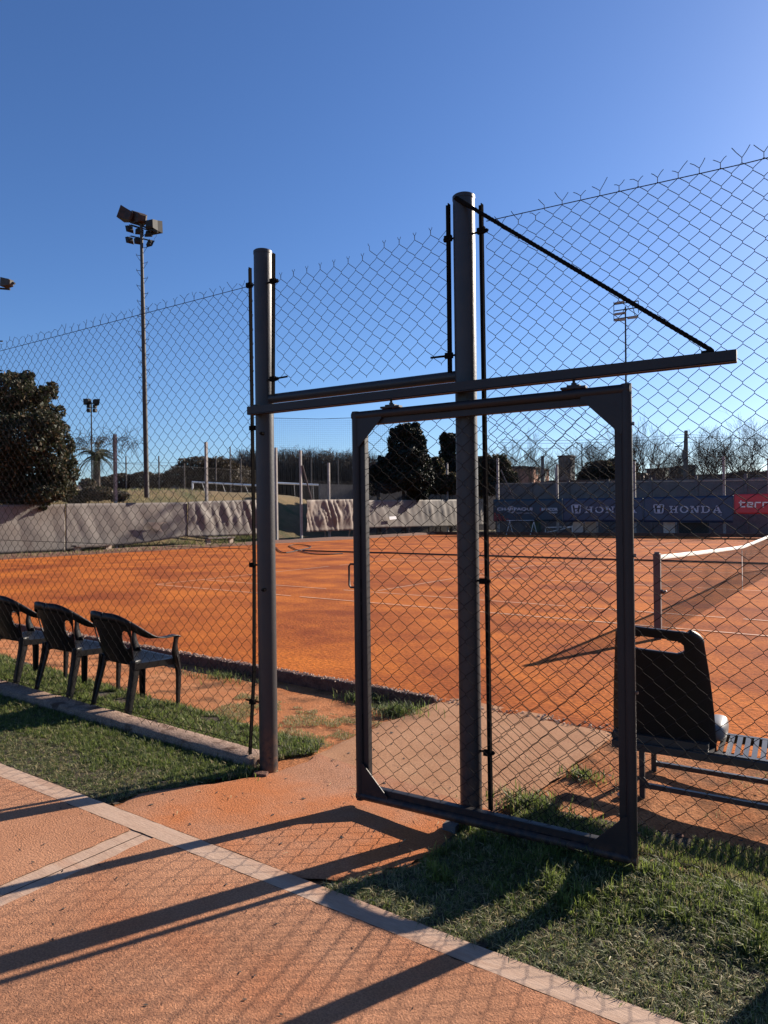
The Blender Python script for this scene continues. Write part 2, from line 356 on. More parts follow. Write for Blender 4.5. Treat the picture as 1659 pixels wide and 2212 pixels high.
# clay-stained walkway through the gate up to the court
Lb = [(-.30, -.955), (-.30, -.75), (-.17, -.45), (.02, -.12), (.10, .25), (.08, .62), (.10, 1.2), (.20, 2.15)]
Rb = [(.98, -.955), (1.18, -.85), (1.33, -.55), (1.36, -.25), (1.40, .10), (1.52, .45), (1.66, 1.1), (1.78, 1.95)]
def interp(B, t):
    k = t*(len(B)-1); i = min(int(k), len(B)-2); f = k-i; return np.array(B[i])*(1-f)+np.array(B[i+1])*f
NR, NC = 70, 34; V = []; walkpoly = None
for j in range(NR+1):
    l = interp(Lb, j/NR); r = interp(Rb, j/NR)
    l = l+np.array([.045*nz(l[0], l[1], 5)+.02*nz(l[0], l[1], 17), 0]); r = r+np.array([.05*nz(r[0], r[1], 4)+.02*nz(r[0], r[1], 15), 0])
    if j == NR: r[1] -= 0
    for i in range(NC+1):
        p = l+(r-l)*i/NC; e = min(i, NC-i)/3
        V.append((p[0], p[1], tz(p[0], p[1])+(.004 if e < .3 else .012)+.003*nz(p[0], p[1], 4)))
n = NC+1; F = np.array([(j*n+i, j*n+i+1, (j+1)*n+i+1, (j+1)*n+i) for j in range(NR) for i in range(NC)])
half = np.array([0 if (j < NR*.62) else 1 for j in range(NR) for i in range(NC)])
tag(npmesh('walkway', V, F, [MT['walk'], MT['slab']], half, smooth=True), kind='structure')
def in_poly(x, y, P):
    c = False; j = len(P)-1
    for i in range(len(P)):
        if (P[i][1] > y) != (P[j][1] > y) and x < (P[j][0]-P[i][0])*(y-P[i][1])/(P[j][1]-P[i][1])+P[i][0]: c = not c
        j = i
    return c
WALK = Lb+Rb[::-1]

# ------------------------------------------------------------------ curbs
def curb(name, x0, x1, yc, wd, h, m, label, base=None, rough=.006, below=.06, st=.05):
    xs = np.arange(x0, x1+.001, st); V = []; F = []
    for x in xs:
        y = yc(x) if callable(yc) else yc; z = (base(x, y) if base else GX*x+GY*y)
        prof = [(-wd/2, -below), (-wd/2, h-.012), (-wd/2+.014, h), (0, h+.002), (wd/2-.014, h), (wd/2, h-.012), (wd/2, -below)]
        for k, (dy, dz) in enumerate(prof):
            V.append((x, y+dy+rough*nz(x, k*3.1, 8)+rough*.5*nz(x, k*5.1, 25), z+dz+rough*nz(x, k*2.3, 7, 3)*(k not in (0, 6))))
    n = 7
    F = [(i*n+k, i*n+k+1, (i+1)*n+k+1, (i+1)*n+k) for i in range(len(xs)-1) for k in range(n-1)]
    F1 = np.array(F); caps = np.array([list(range(n))[::-1], [(len(xs)-1)*n+k for k in range(n)]])
    o = npmesh(name, V, [F1, caps], m, smooth=True); return tag(o, label, 'curb')
c0 = curb('concrete_curb', -6.5, -.10, .02, .17, .075, MT['curb'], 'rough concrete curb carrying the fence beside the row of chairs')
curb('concrete_curb', 2.15, 5.5, .10, .15, .012, MT['curb'], 'weathered concrete curb half buried in grass right of the gate')
def ebase(x, y): return 0
ec = curb('court_edge_curb', -9, .22, lambda x: edge_n(x)-.03, .085, .028, MT['edgecurb'], 'low clay coloured curb holding the near edge of the court', base=ebase, below=.15)
# gravel crumbs along the court edge
mb = MB()
for i in range(1500):
    x = random.uniform(-6, 1.9); y = edge_n(x)+random.gauss(.0, .045); s_ = random.uniform(.004, .011)
    z = .028 if y < edge_n(x)+.02 and x < .2 else .004
    if x > .2 and random.random() < .5: continue
    a = random.uniform(0, 6); R3 = np.array(Matrix.Rotation(a, 3, 'Z') @ Matrix.Rotation(a*2, 3, 'X'))
    mb.box((x, y, z+s_*.3), (s_*1.5, s_, s_), R3)
tag(mb.build('gravel', MT['gravel']), 'pale gravel crumbs scattered along the near court edge', 'gravel', kind='stuff')

# ------------------------------------------------------------------ grass
def blades(pts, hmin, hmax, wd, weights, name, label, lean=.6, zf=tz, parent=None, clump=1):
    if clump > 1: pts = [(x+random.gauss(0, .004), y+random.gauss(0, .004)) for x, y in pts for _ in range(clump)]
    n = len(pts); P = np.array([(x, y, zf(x, y)-.004) for x, y in pts])
    a = rng.uniform(0, 2*np.pi, n); h = rng.uniform(hmin, hmax, n)*rng.uniform(.6, 1.15, n)
    if clump > 1: h *= np.repeat(.45+1.0*rng.uniform(0, 1, n//clump)**1.6, clump)
    ln = rng.uniform(.1, 1, n)*lean
    d = np.stack([np.cos(a), np.sin(a), 0*a], 1); s_ = np.stack([-np.sin(a), np.cos(a), 0*a], 1)
    wv = (rng.uniform(.7, 1.3, n)*wd)[:, None]; up = np.array([[0, 0, 1.]])
    b0 = P-s_*wv/2; b1 = P+s_*wv/2
    mid = P+up*(h*.6)[:, None]+d*(h*ln*.35)[:, None]; tip = P+up*(h*(1-.35*ln))[:, None]+d*(h*ln)[:, None]
    V = np.stack([b0, b1, mid+s_*wv*.4, mid-s_*wv*.4, tip], 1).reshape(-1, 3)
    k = np.arange(n)*5
    Q = np.stack([k, k+1, k+2, k+3], 1); T = np.stack([k+3, k+2, k+4], 1)
    mi = rng.choice(len(weights), n, p=np.array(weights)/sum(weights))
    if clump > 1: mi = np.where(rng.uniform(0, 1, n) < .65, np.repeat(mi[::clump], clump), mi)
    o = npmesh(name, V, [Q, T], [MT['gr1'], MT['gr2'], MT['gr3'], MT['gr4']], np.concatenate([mi, mi]))
    return tag(o, label, 'grass', kind='stuff')
def scatter(poly, dens, fn=None):
    xs_ = [p[0] for p in poly]; ys_ = [p[1] for p in poly]; A = (max(xs_)-min(xs_))*(max(ys_)-min(ys_)); out = []
    n = int(A*dens); X = rng.uniform(min(xs_), max(xs_), n); Y = rng.uniform(min(ys_), max(ys_), n)
    for x, y in zip(X, Y):
        if in_poly(x, y, poly) and (fn is None or fn(x, y)): out.append((x, y))
    return out
def turfpatch(poly, name='turf_soil'):
    # soil-coloured ground skin under the grass with frayed edge
    xs_ = [p[0] for p in poly]; ys_ = [p[1] for p in poly]; st = .03
    X = np.arange(min(xs_), max(xs_), st); Y = np.arange(min(ys_), max(ys_), st); idx = {}; V = []; F = []
    def vid(i, j):
        if (i, j) not in idx:
            x, y = X[i], Y[j]; idx[(i, j)] = len(V); V.append((x, y, tz(x, y)+.007+.005*nz(x, y, 6)))
        return idx[(i, j)]
    for i in range(len(X)-1):
        for j in range(len(Y)-1):
            x, y = X[i]+st/2, Y[j]+st/2
            if in_poly(x+.04*nz(x, y, 6), y+.04*nz(x, y, 6, 9), poly): F.append((vid(i, j), vid(i+1, j), vid(i+1, j+1), vid(i, j+1)))
    tag(npmesh(name, V, np.array(F), MT['turf'], smooth=True), kind='structure')
GL = [(-6, SY1+.01), (-.34, SY1+.02), (-.32, -.75), (-.20, -.48), (-.03, -.17), (-.06, .03), (-.10, -.06), (-6, -.06)]
turfpatch(GL)
P1 = scatter(GL, 7600, lambda x, y: x > -4.5 and nz(x, y, 11) > -.62)
lush, dry = [], []
for p in P1:
    q = -p[1]-.50+.22*nz(p[0], p[1], 2.4)+.20*nz(p[0], p[1], 9)+.12*(random.random()-.5)
    (dry if q > 0 else lush).append(p)
blades(lush, .020, .048, .0036, (6, 4, 1.2, 1.6), 'grass', 'short green lawn between the path strip and the left fence curb', 1.1, clump=9)
blades(dry, .014, .036, .0034, (2, 2.6, 2.6, 3.4), 'grass', 'worn greyish grass along the path strip on the left', 1.5, clump=8)
GB = [(-6, .10), (-.12, .10), (-.02, .30), (.07, .42), (-.02, .62), (-.45, .60), (-1.0, .66), (-1.5, .70), (-2.4, .74), (-3.2, .85), (-6, 1.1)]
turfpatch(GB)
P2 = scatter(GB, 4600, lambda x, y: x > -4.8 and nz(x, y, 3)+.4*nz(x, y, 8) > -.35+max(0, y-.75)*1.0)
blades(P2, .028, .060, .0040, (6, 4, 1, 1), 'grass', 'longer green grass growing behind the left curb under the chairs', 1.0, clump=8)
GR = [(1.10, SY1), (1.22, -.80), (1.38, -.52), (1.40, -.22), (1.36, .02), (2.2, .05), (5.5, .05), (5.5, SY1)]
turfpatch(GR)
P3 = scatter(GR, 8600, lambda x, y: x < 4.0 and nz(x, y, 10) > -.60)
l3, d3, t3 = [], [], []
for p in P3:
    q = -p[1]-.52+.30*nz(p[0], p[1], 2.2)+.28*nz(p[0], p[1], 7)+.14*(random.random()-.5)
    if q > 0: d3.append(p)
    elif nz(p[0], p[1], 6, 4)+.5*(random.random()-.5) > .22: t3.append(p)
    else: l3.append(p)
blades(l3, .020, .050, .0038, (5, 4, 1.5, 1.8), 'grass', 'green grass in the plot under the open sliding gate', 1.15, clump=9)
blades(t3, .035, .078, .0044, (8, 3, .8, .8), 'grass', 'taller bright grass clumps in the plot under the gate', 1.0, clump=10)
blades(d3, .014, .042, .0034, (2.2, 2.6, 2.8, 3.2), 'grass', 'thin dry grass beside the path strip at lower right', 1.6, clump=8)
# grass behind the right fence, in the shade of the bench
GS = [(1.56, .14), (5.0, .18), (5.0, .52), (3.0, .55), (2.3, .50), (1.75, .42), (1.66, .6), (1.58, .5)]
turfpatch(GS)
blades(scatter(GS, 24000, lambda x, y: nz(x, y, 3) > -.25), .03, .06, .0036, (4, 3, 2, 1), 'grass', 'shaded grass band behind the right fence curb')
P8 = scatter([(2.1, .0), (5.0, .0), (5.0, .2), (2.1, .2)], 16000, lambda x, y: nz(x, y, 4) > -.15)
blades(P8, .02, .05, .0034, (1.5, 1, 4, 2), 'grass', 'dry grass creeping over the half buried right curb', zf=lambda x, y: tz(x, y)+.01)
def tuft(cx, cy, r, n, h, label, wts=(5, 3, 1, 1), lean=.9):
    pts = []
    for _ in range(n):
        a = random.uniform(0, 6.28); q = r*abs(random.gauss(0, .45)); pts.append((cx+q*math.cos(a), cy+q*math.sin(a)*.6))
    blades(pts, h*.5, h, .006, wts, 'grass', label, lean)
tuft(1.60, .42, .30, 900, .10, 'bright grass tuft at the slab corner seen through the gate')
tuft(1.74, .98, .22, 260, .07, 'small weeds at the right edge of the slab')
tuft(.02, 1.62, .42, 620, .13, 'broad leafed weeds against the court curb left of the slab', (3, 5, .5, 1), 1.3)
tuft(-.50, 1.92, .30, 380, .12, 'weeds below the court curb between post and gate', (3, 5, .5, 1), 1.3)
tuft(-2.3, 1.98, .8, 500, .08, 'weeds below the court curb behind the chairs', (3, 5, 1, 1), 1.2)
tuft(-.10, -.12, .16, 320, .07, 'grass blades around the foot of the left post')
P6 = scatter([(-1.2, .65), (.05, .55), (.1, 1.3), (-1.6, 1.5)], 16000, lambda x, y: nz(x, y, 3)+.5*nz(x, y, 9) > .0)
blades(P6, .01, .025, .003, (1, 1, 5, 3), 'grass', 'sparse dry grass in the dirt patch before the court')
P7 = scatter([(1.9, .5), (4.5, .5), (4.5, 1.6), (2.0, 1.5)], 1500, lambda x, y: nz(x, y, 2.5) > .1)
blades(P7, .01, .03, .003, (1, 1, 5, 3), 'grass', 'scattered dry grass around the bench legs')
# dry leaves and stones
mb = MB()
for i in range(330):
    i = i % 160
    if i < 60: x, y = random.uniform(-2, 2.8), random.uniform(-2.3, -1.1)
    elif i < 110: x, y = random.uniform(1.7, 4), random.uniform(.3, 1.7)
    else: x, y = random.uniform(-.4, 1.3), random.uniform(-.9, 1.6)
    a = random.uniform(0, 6); s_ = random.uniform(.004, .012) if i < 60 else random.uniform(.006, .018)
    z = (GX*x+GY*y+.019) if y < -1 else tz(x, y)+.014
    c_, q_ = math.cos(a)*s_, math.sin(a)*s_
    mb.add([(x-c_, y-q_, z), (x+q_*.5, y-c_*.5, z+.002), (x+c_, y+q_, z+.004), (x-q_*.5, y+c_*.5, z+.001)], [(0, 1, 2, 3)])
tag(mb.build('leaf_litter', MT['bark']), 'dark crumbs and dry leaf bits scattered on path and soil', 'litter', kind='stuff')
mb = MB()
for i in range(420):
    x, y = (random.uniform(1.2, 3.0), random.uniform(-.95, -.05)) if i < 240 else ((random.uniform(-2.8, -.4), random.uniform(-.95, -.3)) if i < 340 else (random.uniform(-.3, 1.4), random.uniform(-.9, 1.2)))
    a = random.uniform(0, 6.28); L_ = random.uniform(.010, .032); z = tz(x, y)+random.uniform(.018, .03 if i < 340 else .02); wv = .0018
    dx_, dy_ = math.cos(a)*L_, math.sin(a)*L_; mb.add([(x-dx_-dy_*.08, y-dy_+dx_*.08, z), (x-dx_+dy_*.08, y-dy_-dx_*.08, z+.002), (x+dx_, y+dy_, z+random.uniform(0, .008))], [(0, 1, 2)])
tag(mb.build('straw_litter', MT['gr3']), 'pale straw bits scattered in the grass and on the walkway', 'litter', kind='stuff')
def stone(x, y, s_, m, label, name='stone'):
    bm = bmesh.new(); bmesh.ops.create_icosphere(bm, subdivisions=2, radius=s_)
    for v in bm.verts: v.co *= 1+.25*noise.noise(v.co*(1.5/s_)+Vector((x, y, 0))); v.co.z *= .6
    me = bpy.data.meshes.new(name); bm.to_mesh(me); bm.free(); me.materials.append(m)
    o = link(name, me); o.location = (x, y, tz(x, y)+s_*.4); return tag(o, label, 'stone')
stone(*GN(1342, 1746)[:2], .022, MT['gravel'], 'small pale stone on the soil behind the gate')
stone(*(FP(1662-195, 1733, .5)[:2]), .02, MT['edgecurb'], 'small brown stone below the bench')

# ------------------------------------------------------------------ chain link wire
def wires(name, polys, r, k, mat_, parent=None, label=None):
    """polys: array (N,M,3) – swept as k-sided tubes"""
    P = np.asarray(polys, float); N_, M_, _ = P.shape
    T = np.empty_like(P); T[:, 1:-1] = P[:, 2:]-P[:, :-2]; T[:, 0] = P[:, 1]-P[:, 0]; T[:, -1] = P[:, -1]-P[:, -2]
    T /= np.linalg.norm(T, axis=2, keepdims=True)+1e-12
    ref = np.array([0, 1., 0]); A = ref-T*(T@ref)[..., None]; A /= np.linalg.norm(A, axis=2, keepdims=True)+1e-9
    B = np.cross(T, A); ang = 2*np.pi*np.arange(k)/k
    V = P[:, :, None, :]+r*(np.cos(ang)[None, None, :, None]*A[:, :, None, :]+np.sin(ang)[None, None, :, None]*B[:, :, None, :])
    base = (np.arange(N_)[:, None, None]*M_+np.arange(M_-1)[None, :, None])*k+np.arange(k)[None, None, :]
    nxt = (np.arange(N_)[:, None, None]*M_+np.arange(M_-1)[None, :, None])*k+((np.arange(k)+1) % k)[None, None, :]
    F = np.stack([base, nxt, nxt+k, base+k], -1).reshape(-1, 4)
    return npmesh(name, V.reshape(-1, 3), F, mat_, parent=parent, smooth=True)
def link_mesh(x0, x1, zb, zt, y, w_, hrow, org, parent, warp, spikes='Y', r=.0016, seed=0, phase=0, botfree=False):
    """zb(x), zt(x): bottom/top limits; each wire zigzags between neighbouring hook columns"""
    rr = random.Random(seed); shp = [(-1.03, 0), (-1.0, .07), (0, .5), (1.0, .93)]
    polys = {}; n = int(round((x1-x0)/w_)); extras = []
    for i in range(n):
        xc = x0+(i+.5)*w_
        zb_ = zb(xc); zt_ = zt(xc); k0 = math.ceil((zb_-phase)/(hrow/2)); k1 = math.floor((zt_-phase)/(hrow/2))
        xa, xb = x0+i*w_, x0+(i+1)*w_
        # both neighbours must end on a hook: choose top row parity so that the wire ends on its right for even i
        pts = []
        for k in range(k0, k1+1):
            side = 1 if (k+i) % 2 == 0 else -1
            for f, dy in ((-.09, -.0012*side), (.09, .0012*side)):
                pts.append((xc+side*w_/2*(1.0), (k+f)*hrow/2+phase, y+dy))
            nside = -side
            pts.append((xc+side*w_/2*.52, (k+.30)*hrow/2+phase, y+.0006*side)); pts.append((xc-side*w_/2*.52, (k+.70)*hrow/2+phase, y-.0006*side))
        pts = pts[:-2]
        q = []
        for (px_, pz_, py_) in pts:
            dx, dz, dy = warp(px_, pz_); q.append((px_+dx-org[0], py_+dy-org[1], pz_+dz-org[2]))
        # free wire end above the last hook
        ex, ez, ey = pts[-1]; side = 1 if (k1+i) % 2 == 0 else -1
        dx, dz, dy = warp(ex, ez); e = np.array([ex+dx-org[0], ey+dy-org[1], ez+dz-org[2]])
        if spikes == 'Y':
            L1 = .014; L2 = rr.uniform(.022, .038); bend = rr.uniform(-.35, .5)
            t1 = e+np.array([0, 0, L1]); out = side*1.0
            t2 = t1+np.array([out*L2*.6, rr.uniform(-.01, .01), L2*(.55+bend*.4)]); t3 = t2+np.array([out*L2*.45, rr.uniform(-.01, .01), L2*(.25+bend)])
            q += [tuple(t1), tuple(t2), tuple(t3)]
        elif spikes == 'K':
            L1 = .016; q += [tuple(e+np.array([0, 0, L1])), tuple(e+np.array([side*.006, 0, L1+.006])), tuple(e+np.array([side*.009, 0, L1+.016]))]
        polys.setdefault(len(q), []).append(q)
    objs = []
    V = []; 
    # join wires of different lengths into one mesh by padding with repeated last point
    mx = max(polys); allp = []
    for L, ps in polys.items():
        for q in ps: allp.append(q+[tuple(np.array(q[-1])+np.array([0, 0, 1e-5*(t+1)])) for t in range(mx-L)])
    return wires('wire_mesh', allp, r, 4, MT['wire'], parent)
def mkwarp(seed, amp=.006, big=.012):
    def f(x, z):
        return (amp*nz(x, z, 3.3, seed)+big*nz(x, z, .8, seed+3), amp*nz(x, z, 3.3, seed+7)+big*nz(x, z, .9, seed+11), .008*nz(x, z, 1.3, seed+20))
    return f
HW = .0445
# left fence panel
fl = empty('chain_link_fence', 'left chain link fence panel behind the grass, open towards the chairs', 'fence', (-3, 0, 0))
lw0, lw1 = FP(0, 758, 0), FP(533, 619, 0)
BAx = FP(540, 617, .0)[0]
link_mesh(-6.1, BAx, lambda x: GX*x+.085, lambda x: 3.135-.004*x, 0, HW, .092, (-3, 0, 0), fl, mkwarp(1, .009, .022), seed=1)
mb = MB().tube([np.array([x, .003, lerp(lw1[2], lw0[2], (BAx-x)/(BAx-lw0[0]))]) for x in np.linspace(-6.1, BAx, 9)], .0022, 5)
sub(mb, (-3, 0, 0)).build('tension_wire', MT['wire'], fl)
pm = APL; wm = MB().tube([np.array([x, .004, 1.42-.012*x]) for x in np.linspace(-6.1, BAx, 5)], .0019, 5); sub(wm, (-3, 0, 0)).build('tension_wire', MT['wire'], fl)
wm = MB().tube([np.array([x, .004, GX*x+.14]) for x in np.linspace(-6.1, BAx, 5)], .0019, 5); sub(wm, (-3, 0, 0)).build('tension_wire', MT['wire'], fl)
def flatbar(fence, org, pts, nm='tension_bar', w_=.026):
    mb = MB()
    for p, q in zip(pts[:-1], pts[1:]):
        mb.bar(p, q, w_, .006, (0, 1, 0)); mb.bar(np.array(p)+np.array([w_/2-.003, -.012, 0]), np.array(q)+np.array([w_/2-.003, -.012, 0]), .005, .022, (0, 1, 0))
    return sub(mb, org).build(nm, MT['bar'], fence)
def clamp(fence, org, P, toward, L=.07, tail=0, y=0):
    mb = MB(); P = np.array(P)
    mb.tube([P+np.array([-toward*(.016+tail), 0, tail*.05]), P+np.array([toward*L, 0, 0])], .006, 8)
    mb.box(P+np.array([0, -.012, 0]), (.042, .02, .03)); mb.tube([P+np.array([-toward*.030, 0, 0]), P+np.array([-toward*.018, 0, 0])], .012, 6)
    mb.bar(P+np.array([0, -.03, 0]), P+np.array([0, .02, 0]), .012, .012)
    return sub(mb, org).build('clamp', MT['bar'], fence)
A = [FP(540, 580, -.01), FP(549, 1200, -.01), FP(549, 1450, -.01), FP(540, 1628, -.01)]
flatbar(fl, (-3, 0, 0), A)
for y_ in (617, 925, 1220, 1515): clamp(fl, (-3, 0, 0), FP(541 if y_ < 800 else 548, y_, -.01), 1, tail=.05 if y_ == 1515 else 0)
# middle panel over the opening
fm = empty('chain_link_fence', 'small chain link panel between the two posts above the opening', 'fence', (.7, 0, 2.4))
B0, B1 = FP(591, 549, -.02), FP(590, 855, -.02); C0, C1 = FP(968, 443, -.02), FP(972, 806, -.02)
bx, cx_ = B0[0]+.01, C0[0]-.005
_ma, _mb = FP(605, 590, -.01), FP(924, 502, -.01)
def mtop(x): return lerp(_ma[2], _mb[2], (x-_ma[0])/(_mb[0]-_ma[0]))
link_mesh(bx, cx_, lambda x: 2.42, mtop, -.01, (cx_-bx)/24, .098, (.7, 0, 2.4), fm, mkwarp(5, .012, .022), spikes='K', seed=3)
flatbar(fm, (.7, 0, 2.4), [B0, B1]); flatbar(fm, (.7, 0, 2.4), [C0, C1])
for (p, t, tl) in (((592, 608), -1, 0), ((592, 819), -1, .09), ((970, 517), 1, 0), ((972, 769), 1, .10)): clamp(fm, (.7, 0, 2.4), FP(*p, -.02), t, tail=tl)
# right panel
fr = empty('chain_link_fence', 'right chain link fence panel behind the open gate and in front of the bench', 'fence', (3, 0, 0))
D0, D1 = FP(1039, 443, 0), FP(1060, 1750, 0); rx = FP(1050, 468, 0)[0]
def rbot(x): return GX*x+.06
link_mesh(rx, rx+HW*106, rbot, lambda x: 3.165+.01*(x-rx), 0, HW, .088, (3, 0, 0), fr, mkwarp(9, .008, .022), seed=11)
rz = FP(1080, 470, 0)[2]; mb = MB().tube([(rx, .003, rz), (rx+1.2, .003, rz-.025), (rx+4.7, .003, rz+.01)], .0024, 5); sub(mb, (3, 0, 0)).build('tension_wire', MT['wire'], fr)
flatbar(fr, (3, 0, 0), [D0, (D0+D1)/2, D1])
for p in ((1041, 500), (1046, 1255), (1055, 1625)): clamp(fr, (3, 0, 0), FP(*p, -.01), -1, tail=.02)
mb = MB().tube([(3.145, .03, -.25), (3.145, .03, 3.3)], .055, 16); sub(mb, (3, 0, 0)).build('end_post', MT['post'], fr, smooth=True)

# ------------------------------------------------------------------ gate posts, lintel, rail
def gpost(x, zbot, ztop, label):
    p = empty('gate_post', label, 'post', (x, 0, zbot)); H_ = ztop-zbot
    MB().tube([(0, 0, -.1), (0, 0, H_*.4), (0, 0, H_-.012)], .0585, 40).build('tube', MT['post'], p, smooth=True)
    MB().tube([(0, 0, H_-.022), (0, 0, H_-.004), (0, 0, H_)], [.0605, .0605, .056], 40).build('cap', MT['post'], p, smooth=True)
    return p
p1 = gpost(FP(580, 1600)[0], 0, 3.342, 'shorter looking dark grey steel post on the left of the gateway')
p2 = gpost(FP(1010, 1100)[0], -.06, 3.346, 'taller looking dark grey steel post behind the open gate')
x1, x2 = p1.location.x, p2.location.x
for z in (2.16, 1.17):
    mb = MB(); mb.tube([(.03, -.050, z), (.03, -.072, z)], .011, 6); mb.tube([(.03, -.06, z), (.03, -.082, z)], .006, 8)
    mb.build('bolt', MT['bar'], p1)
mb = MB().tube([(0, 0, 1.165), (0, 0, 1.171)], .0592, 32); mb.build('weld_ring', MT['post'], p1, smooth=True)
MB().tube([(.045, -.0385, .10), (.047, -.041, .10)], .006, 10).build('bolt_hole', MT['crack'], p1)
mb = MB()
l0, l1 = FP(583, 862, -.0), FP(985, 813, -.0)
mb.tube([(x1+.05, 0, l0[2]), (x2-.05, 0, l1[2])], .030, 20)
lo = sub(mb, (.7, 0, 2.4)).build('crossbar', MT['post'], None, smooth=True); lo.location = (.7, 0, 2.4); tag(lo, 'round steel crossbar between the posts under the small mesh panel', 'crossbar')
GYP = -.115
r0, r1 = FP(540, 888, GYP+.0), FP(1590, 769, GYP)
tr = empty('gate_rail', 'long overhead steel rail of the sliding gate with a slanting stay rod', 'gate rail', r0)
def rel(P): return np.array(P)-r0
mb = MB(); d = rel(r1); th = .050; wdt = .05
# C-channel open below
mb.bar((0, 0, th/2-.0025), d+[0, 0, th/2-.0025], wdt, .004, (0, 0, 1))
for s_ in (-1, 1):
    mb.bar((0, s_*wdt/2, 0), d+[0, s_*wdt/2, 0], .0035, th-.008, (0, 0, 1)); mb.bar((0, s_*(wdt/2-.009), -th/2), d+[0, s_*(wdt/2-.009), -th/2], .017, .0035, (0, 0, 1))
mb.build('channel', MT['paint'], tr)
MB().bar(d+[.0, 0, 0], d+[.003, 0, 0], .05, .05).build('end_cap', MT['galv'], tr)
MB().bar((.0, 0, 0), (-.003, 0, 0), .05, .05).build('end_cap', MT['paint'], tr)
st0 = rel(FP(988, 430, -.066)); st1 = rel(FP(1537, 757, GYP)); mb = MB()
nr = 130; pts = [st0+(st1-st0)*t/nr for t in range(nr+1)]
mb.tube(pts, [.0095+.0016*(i % 2) for i in range(nr+1)], 9); mb.tube([st0+[-.01, 0, .008], st0+(st1-st0)*.06], .012, 8)
mb.bar(st1+[-.04, 0, -.006], st1+[.01, 0, -.002], .04, .008)
mb.build('stay_rod', MT['bar'], tr, smooth=True)
for xx in (x1, x2):
    z = 0+(r1-r0)[2]*(xx-r0[0])/(r1-r0)[0]; MB().box(rel((xx, (GYP-.035)/2-.005, r0[2]+z)), (.055, .075, .04)).build('bracket', MT['paint'], tr)
MB().box(rel((r0[0]+.03, -.075, r0[2]+.034)), (.045, .06, .012)).build('bracket', MT['paint'], tr)

# ------------------------------------------------------------------ sliding gate
gt = empty('sliding_gate', 'dark grey steel framed sliding gate with chain link infill, hanging open', 'gate', (1.55, GYP, 0))
gl, gr = FP(762, 893, GYP), FP(1363, 825, GYP); gb0, gb1 = FP(771, 1728, GYP), FP(1380, 1868, GYP)
XL, XR, ZT, ZB = (gl[0]+gb0[0])/2, (gr[0]+gb1[0])/2, (gl[2]+gr[2])/2, (gb0[2]+gb1[2])/2+.002
og = np.array([1.55, GYP, 0]); R_ = .024
def gtube(a, b, nm):
    mb = MB(); a = np.array(a); b = np.array(b); mb.tube([a-og, b-og], R_, 20); return mb
def gbox(x0, x1_, z0, z1, y0, y1): return MB().box((np.array([(x0+x1_)/2, GYP+(y0+y1)/2, (z0+z1)/2])-og), (x1_-x0, y1-y0, z1-z0))
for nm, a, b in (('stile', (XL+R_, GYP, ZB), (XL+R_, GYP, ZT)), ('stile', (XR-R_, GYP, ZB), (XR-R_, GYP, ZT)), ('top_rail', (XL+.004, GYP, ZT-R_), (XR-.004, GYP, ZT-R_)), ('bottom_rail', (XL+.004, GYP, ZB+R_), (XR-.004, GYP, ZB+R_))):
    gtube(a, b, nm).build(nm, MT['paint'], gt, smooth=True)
W2 = .040; e_ = 2*R_-.008
mb = MB()
def addb(x0, x1_, z0, z1, y0, y1): mb.box(np.array([(x0+x1_)/2, GYP+(y0+y1)/2, (z0+z1)/2])-og, (x1_-x0, y1-y0, z1-z0))
for (x0, x1_) in ((XL+e_, XL+e_+W2), (XR-e_-W2, XR-e_)): addb(x0, x1_, ZB+e_, ZT-e_, .000, .006)
for (z0, z1) in ((ZB+e_, ZB+e_+W2), (ZT-e_-W2, ZT-e_)): addb(XL+e_+W2, XR-e_-W2, z0, z1, .0005, .0055)
# inward flange of the angle
addb(XL+e_+W2-.005, XL+e_+W2, ZB+e_+W2, ZT-e_-W2, .006, .040); addb(XR-e_-W2, XR-e_-W2+.005, ZB+e_+W2, ZT-e_-W2, .006, .040)
addb(XL+e_+W2, XR-e_-W2, ZB+e_+W2-.005, ZB+e_+W2, .006, .040); addb(XL+e_+W2, XR-e_-W2, ZT-e_-W2, ZT-e_-W2+.005, .006, .040)
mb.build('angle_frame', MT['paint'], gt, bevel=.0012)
gs = .185
for (cx0, sx, cz, sz, s2) in ((XL, 1, ZT, -1, .17), (XR, -1, ZT, -1, .20), (XL, 1, ZB, 1, .18), (XR, -1, ZB, 1, .19)):
    o_ = .030; P_ = [(cx0+sx*o_, GYP-.016, cz+sz*o_), (cx0+sx*(o_+s2), GYP-.016, cz+sz*o_), (cx0+sx*(o_+s2), GYP-.016, cz+sz*(o_+.022)), (cx0+sx*(o_+.022), GYP-.016, cz+sz*(o_+s2)), (cx0+sx*o_, GYP-.016, cz+sz*(o_+s2))]
    m_ = MB().prism([np.array(p)-og for p in P_], (0, .005, 0)); m_.build('gusset', MT['paint'], gt)
for _ in range(16):                                                   # weld seams along tube and plate
    side = random.randrange(4); t = random.uniform(.05, .9); L_ = random.uniform(.03, .09)
    if side == 0: a, b = (XL+.045, ZB+t*2.1), (XL+.045, ZB+t*2.1+L_)
    elif side == 1: a, b = (XR-.045, ZB+t*2.0), (XR-.045, ZB+t*2.0+L_)
    elif side == 2: a, b = (XL+t*1.4, ZT-.045), (XL+t*1.4+L_, ZT-.045)
    else: a, b = (XL+t*1.4, ZB+.045), (XL+t*1.4+L_, ZB+.045)
    MB().tube([np.array([a[0], GYP-.006, a[1]])-og, np.array([b[0], GYP-.006, b[1]])-og], .0032, 5).build('weld_seam', MT['bar'], gt)
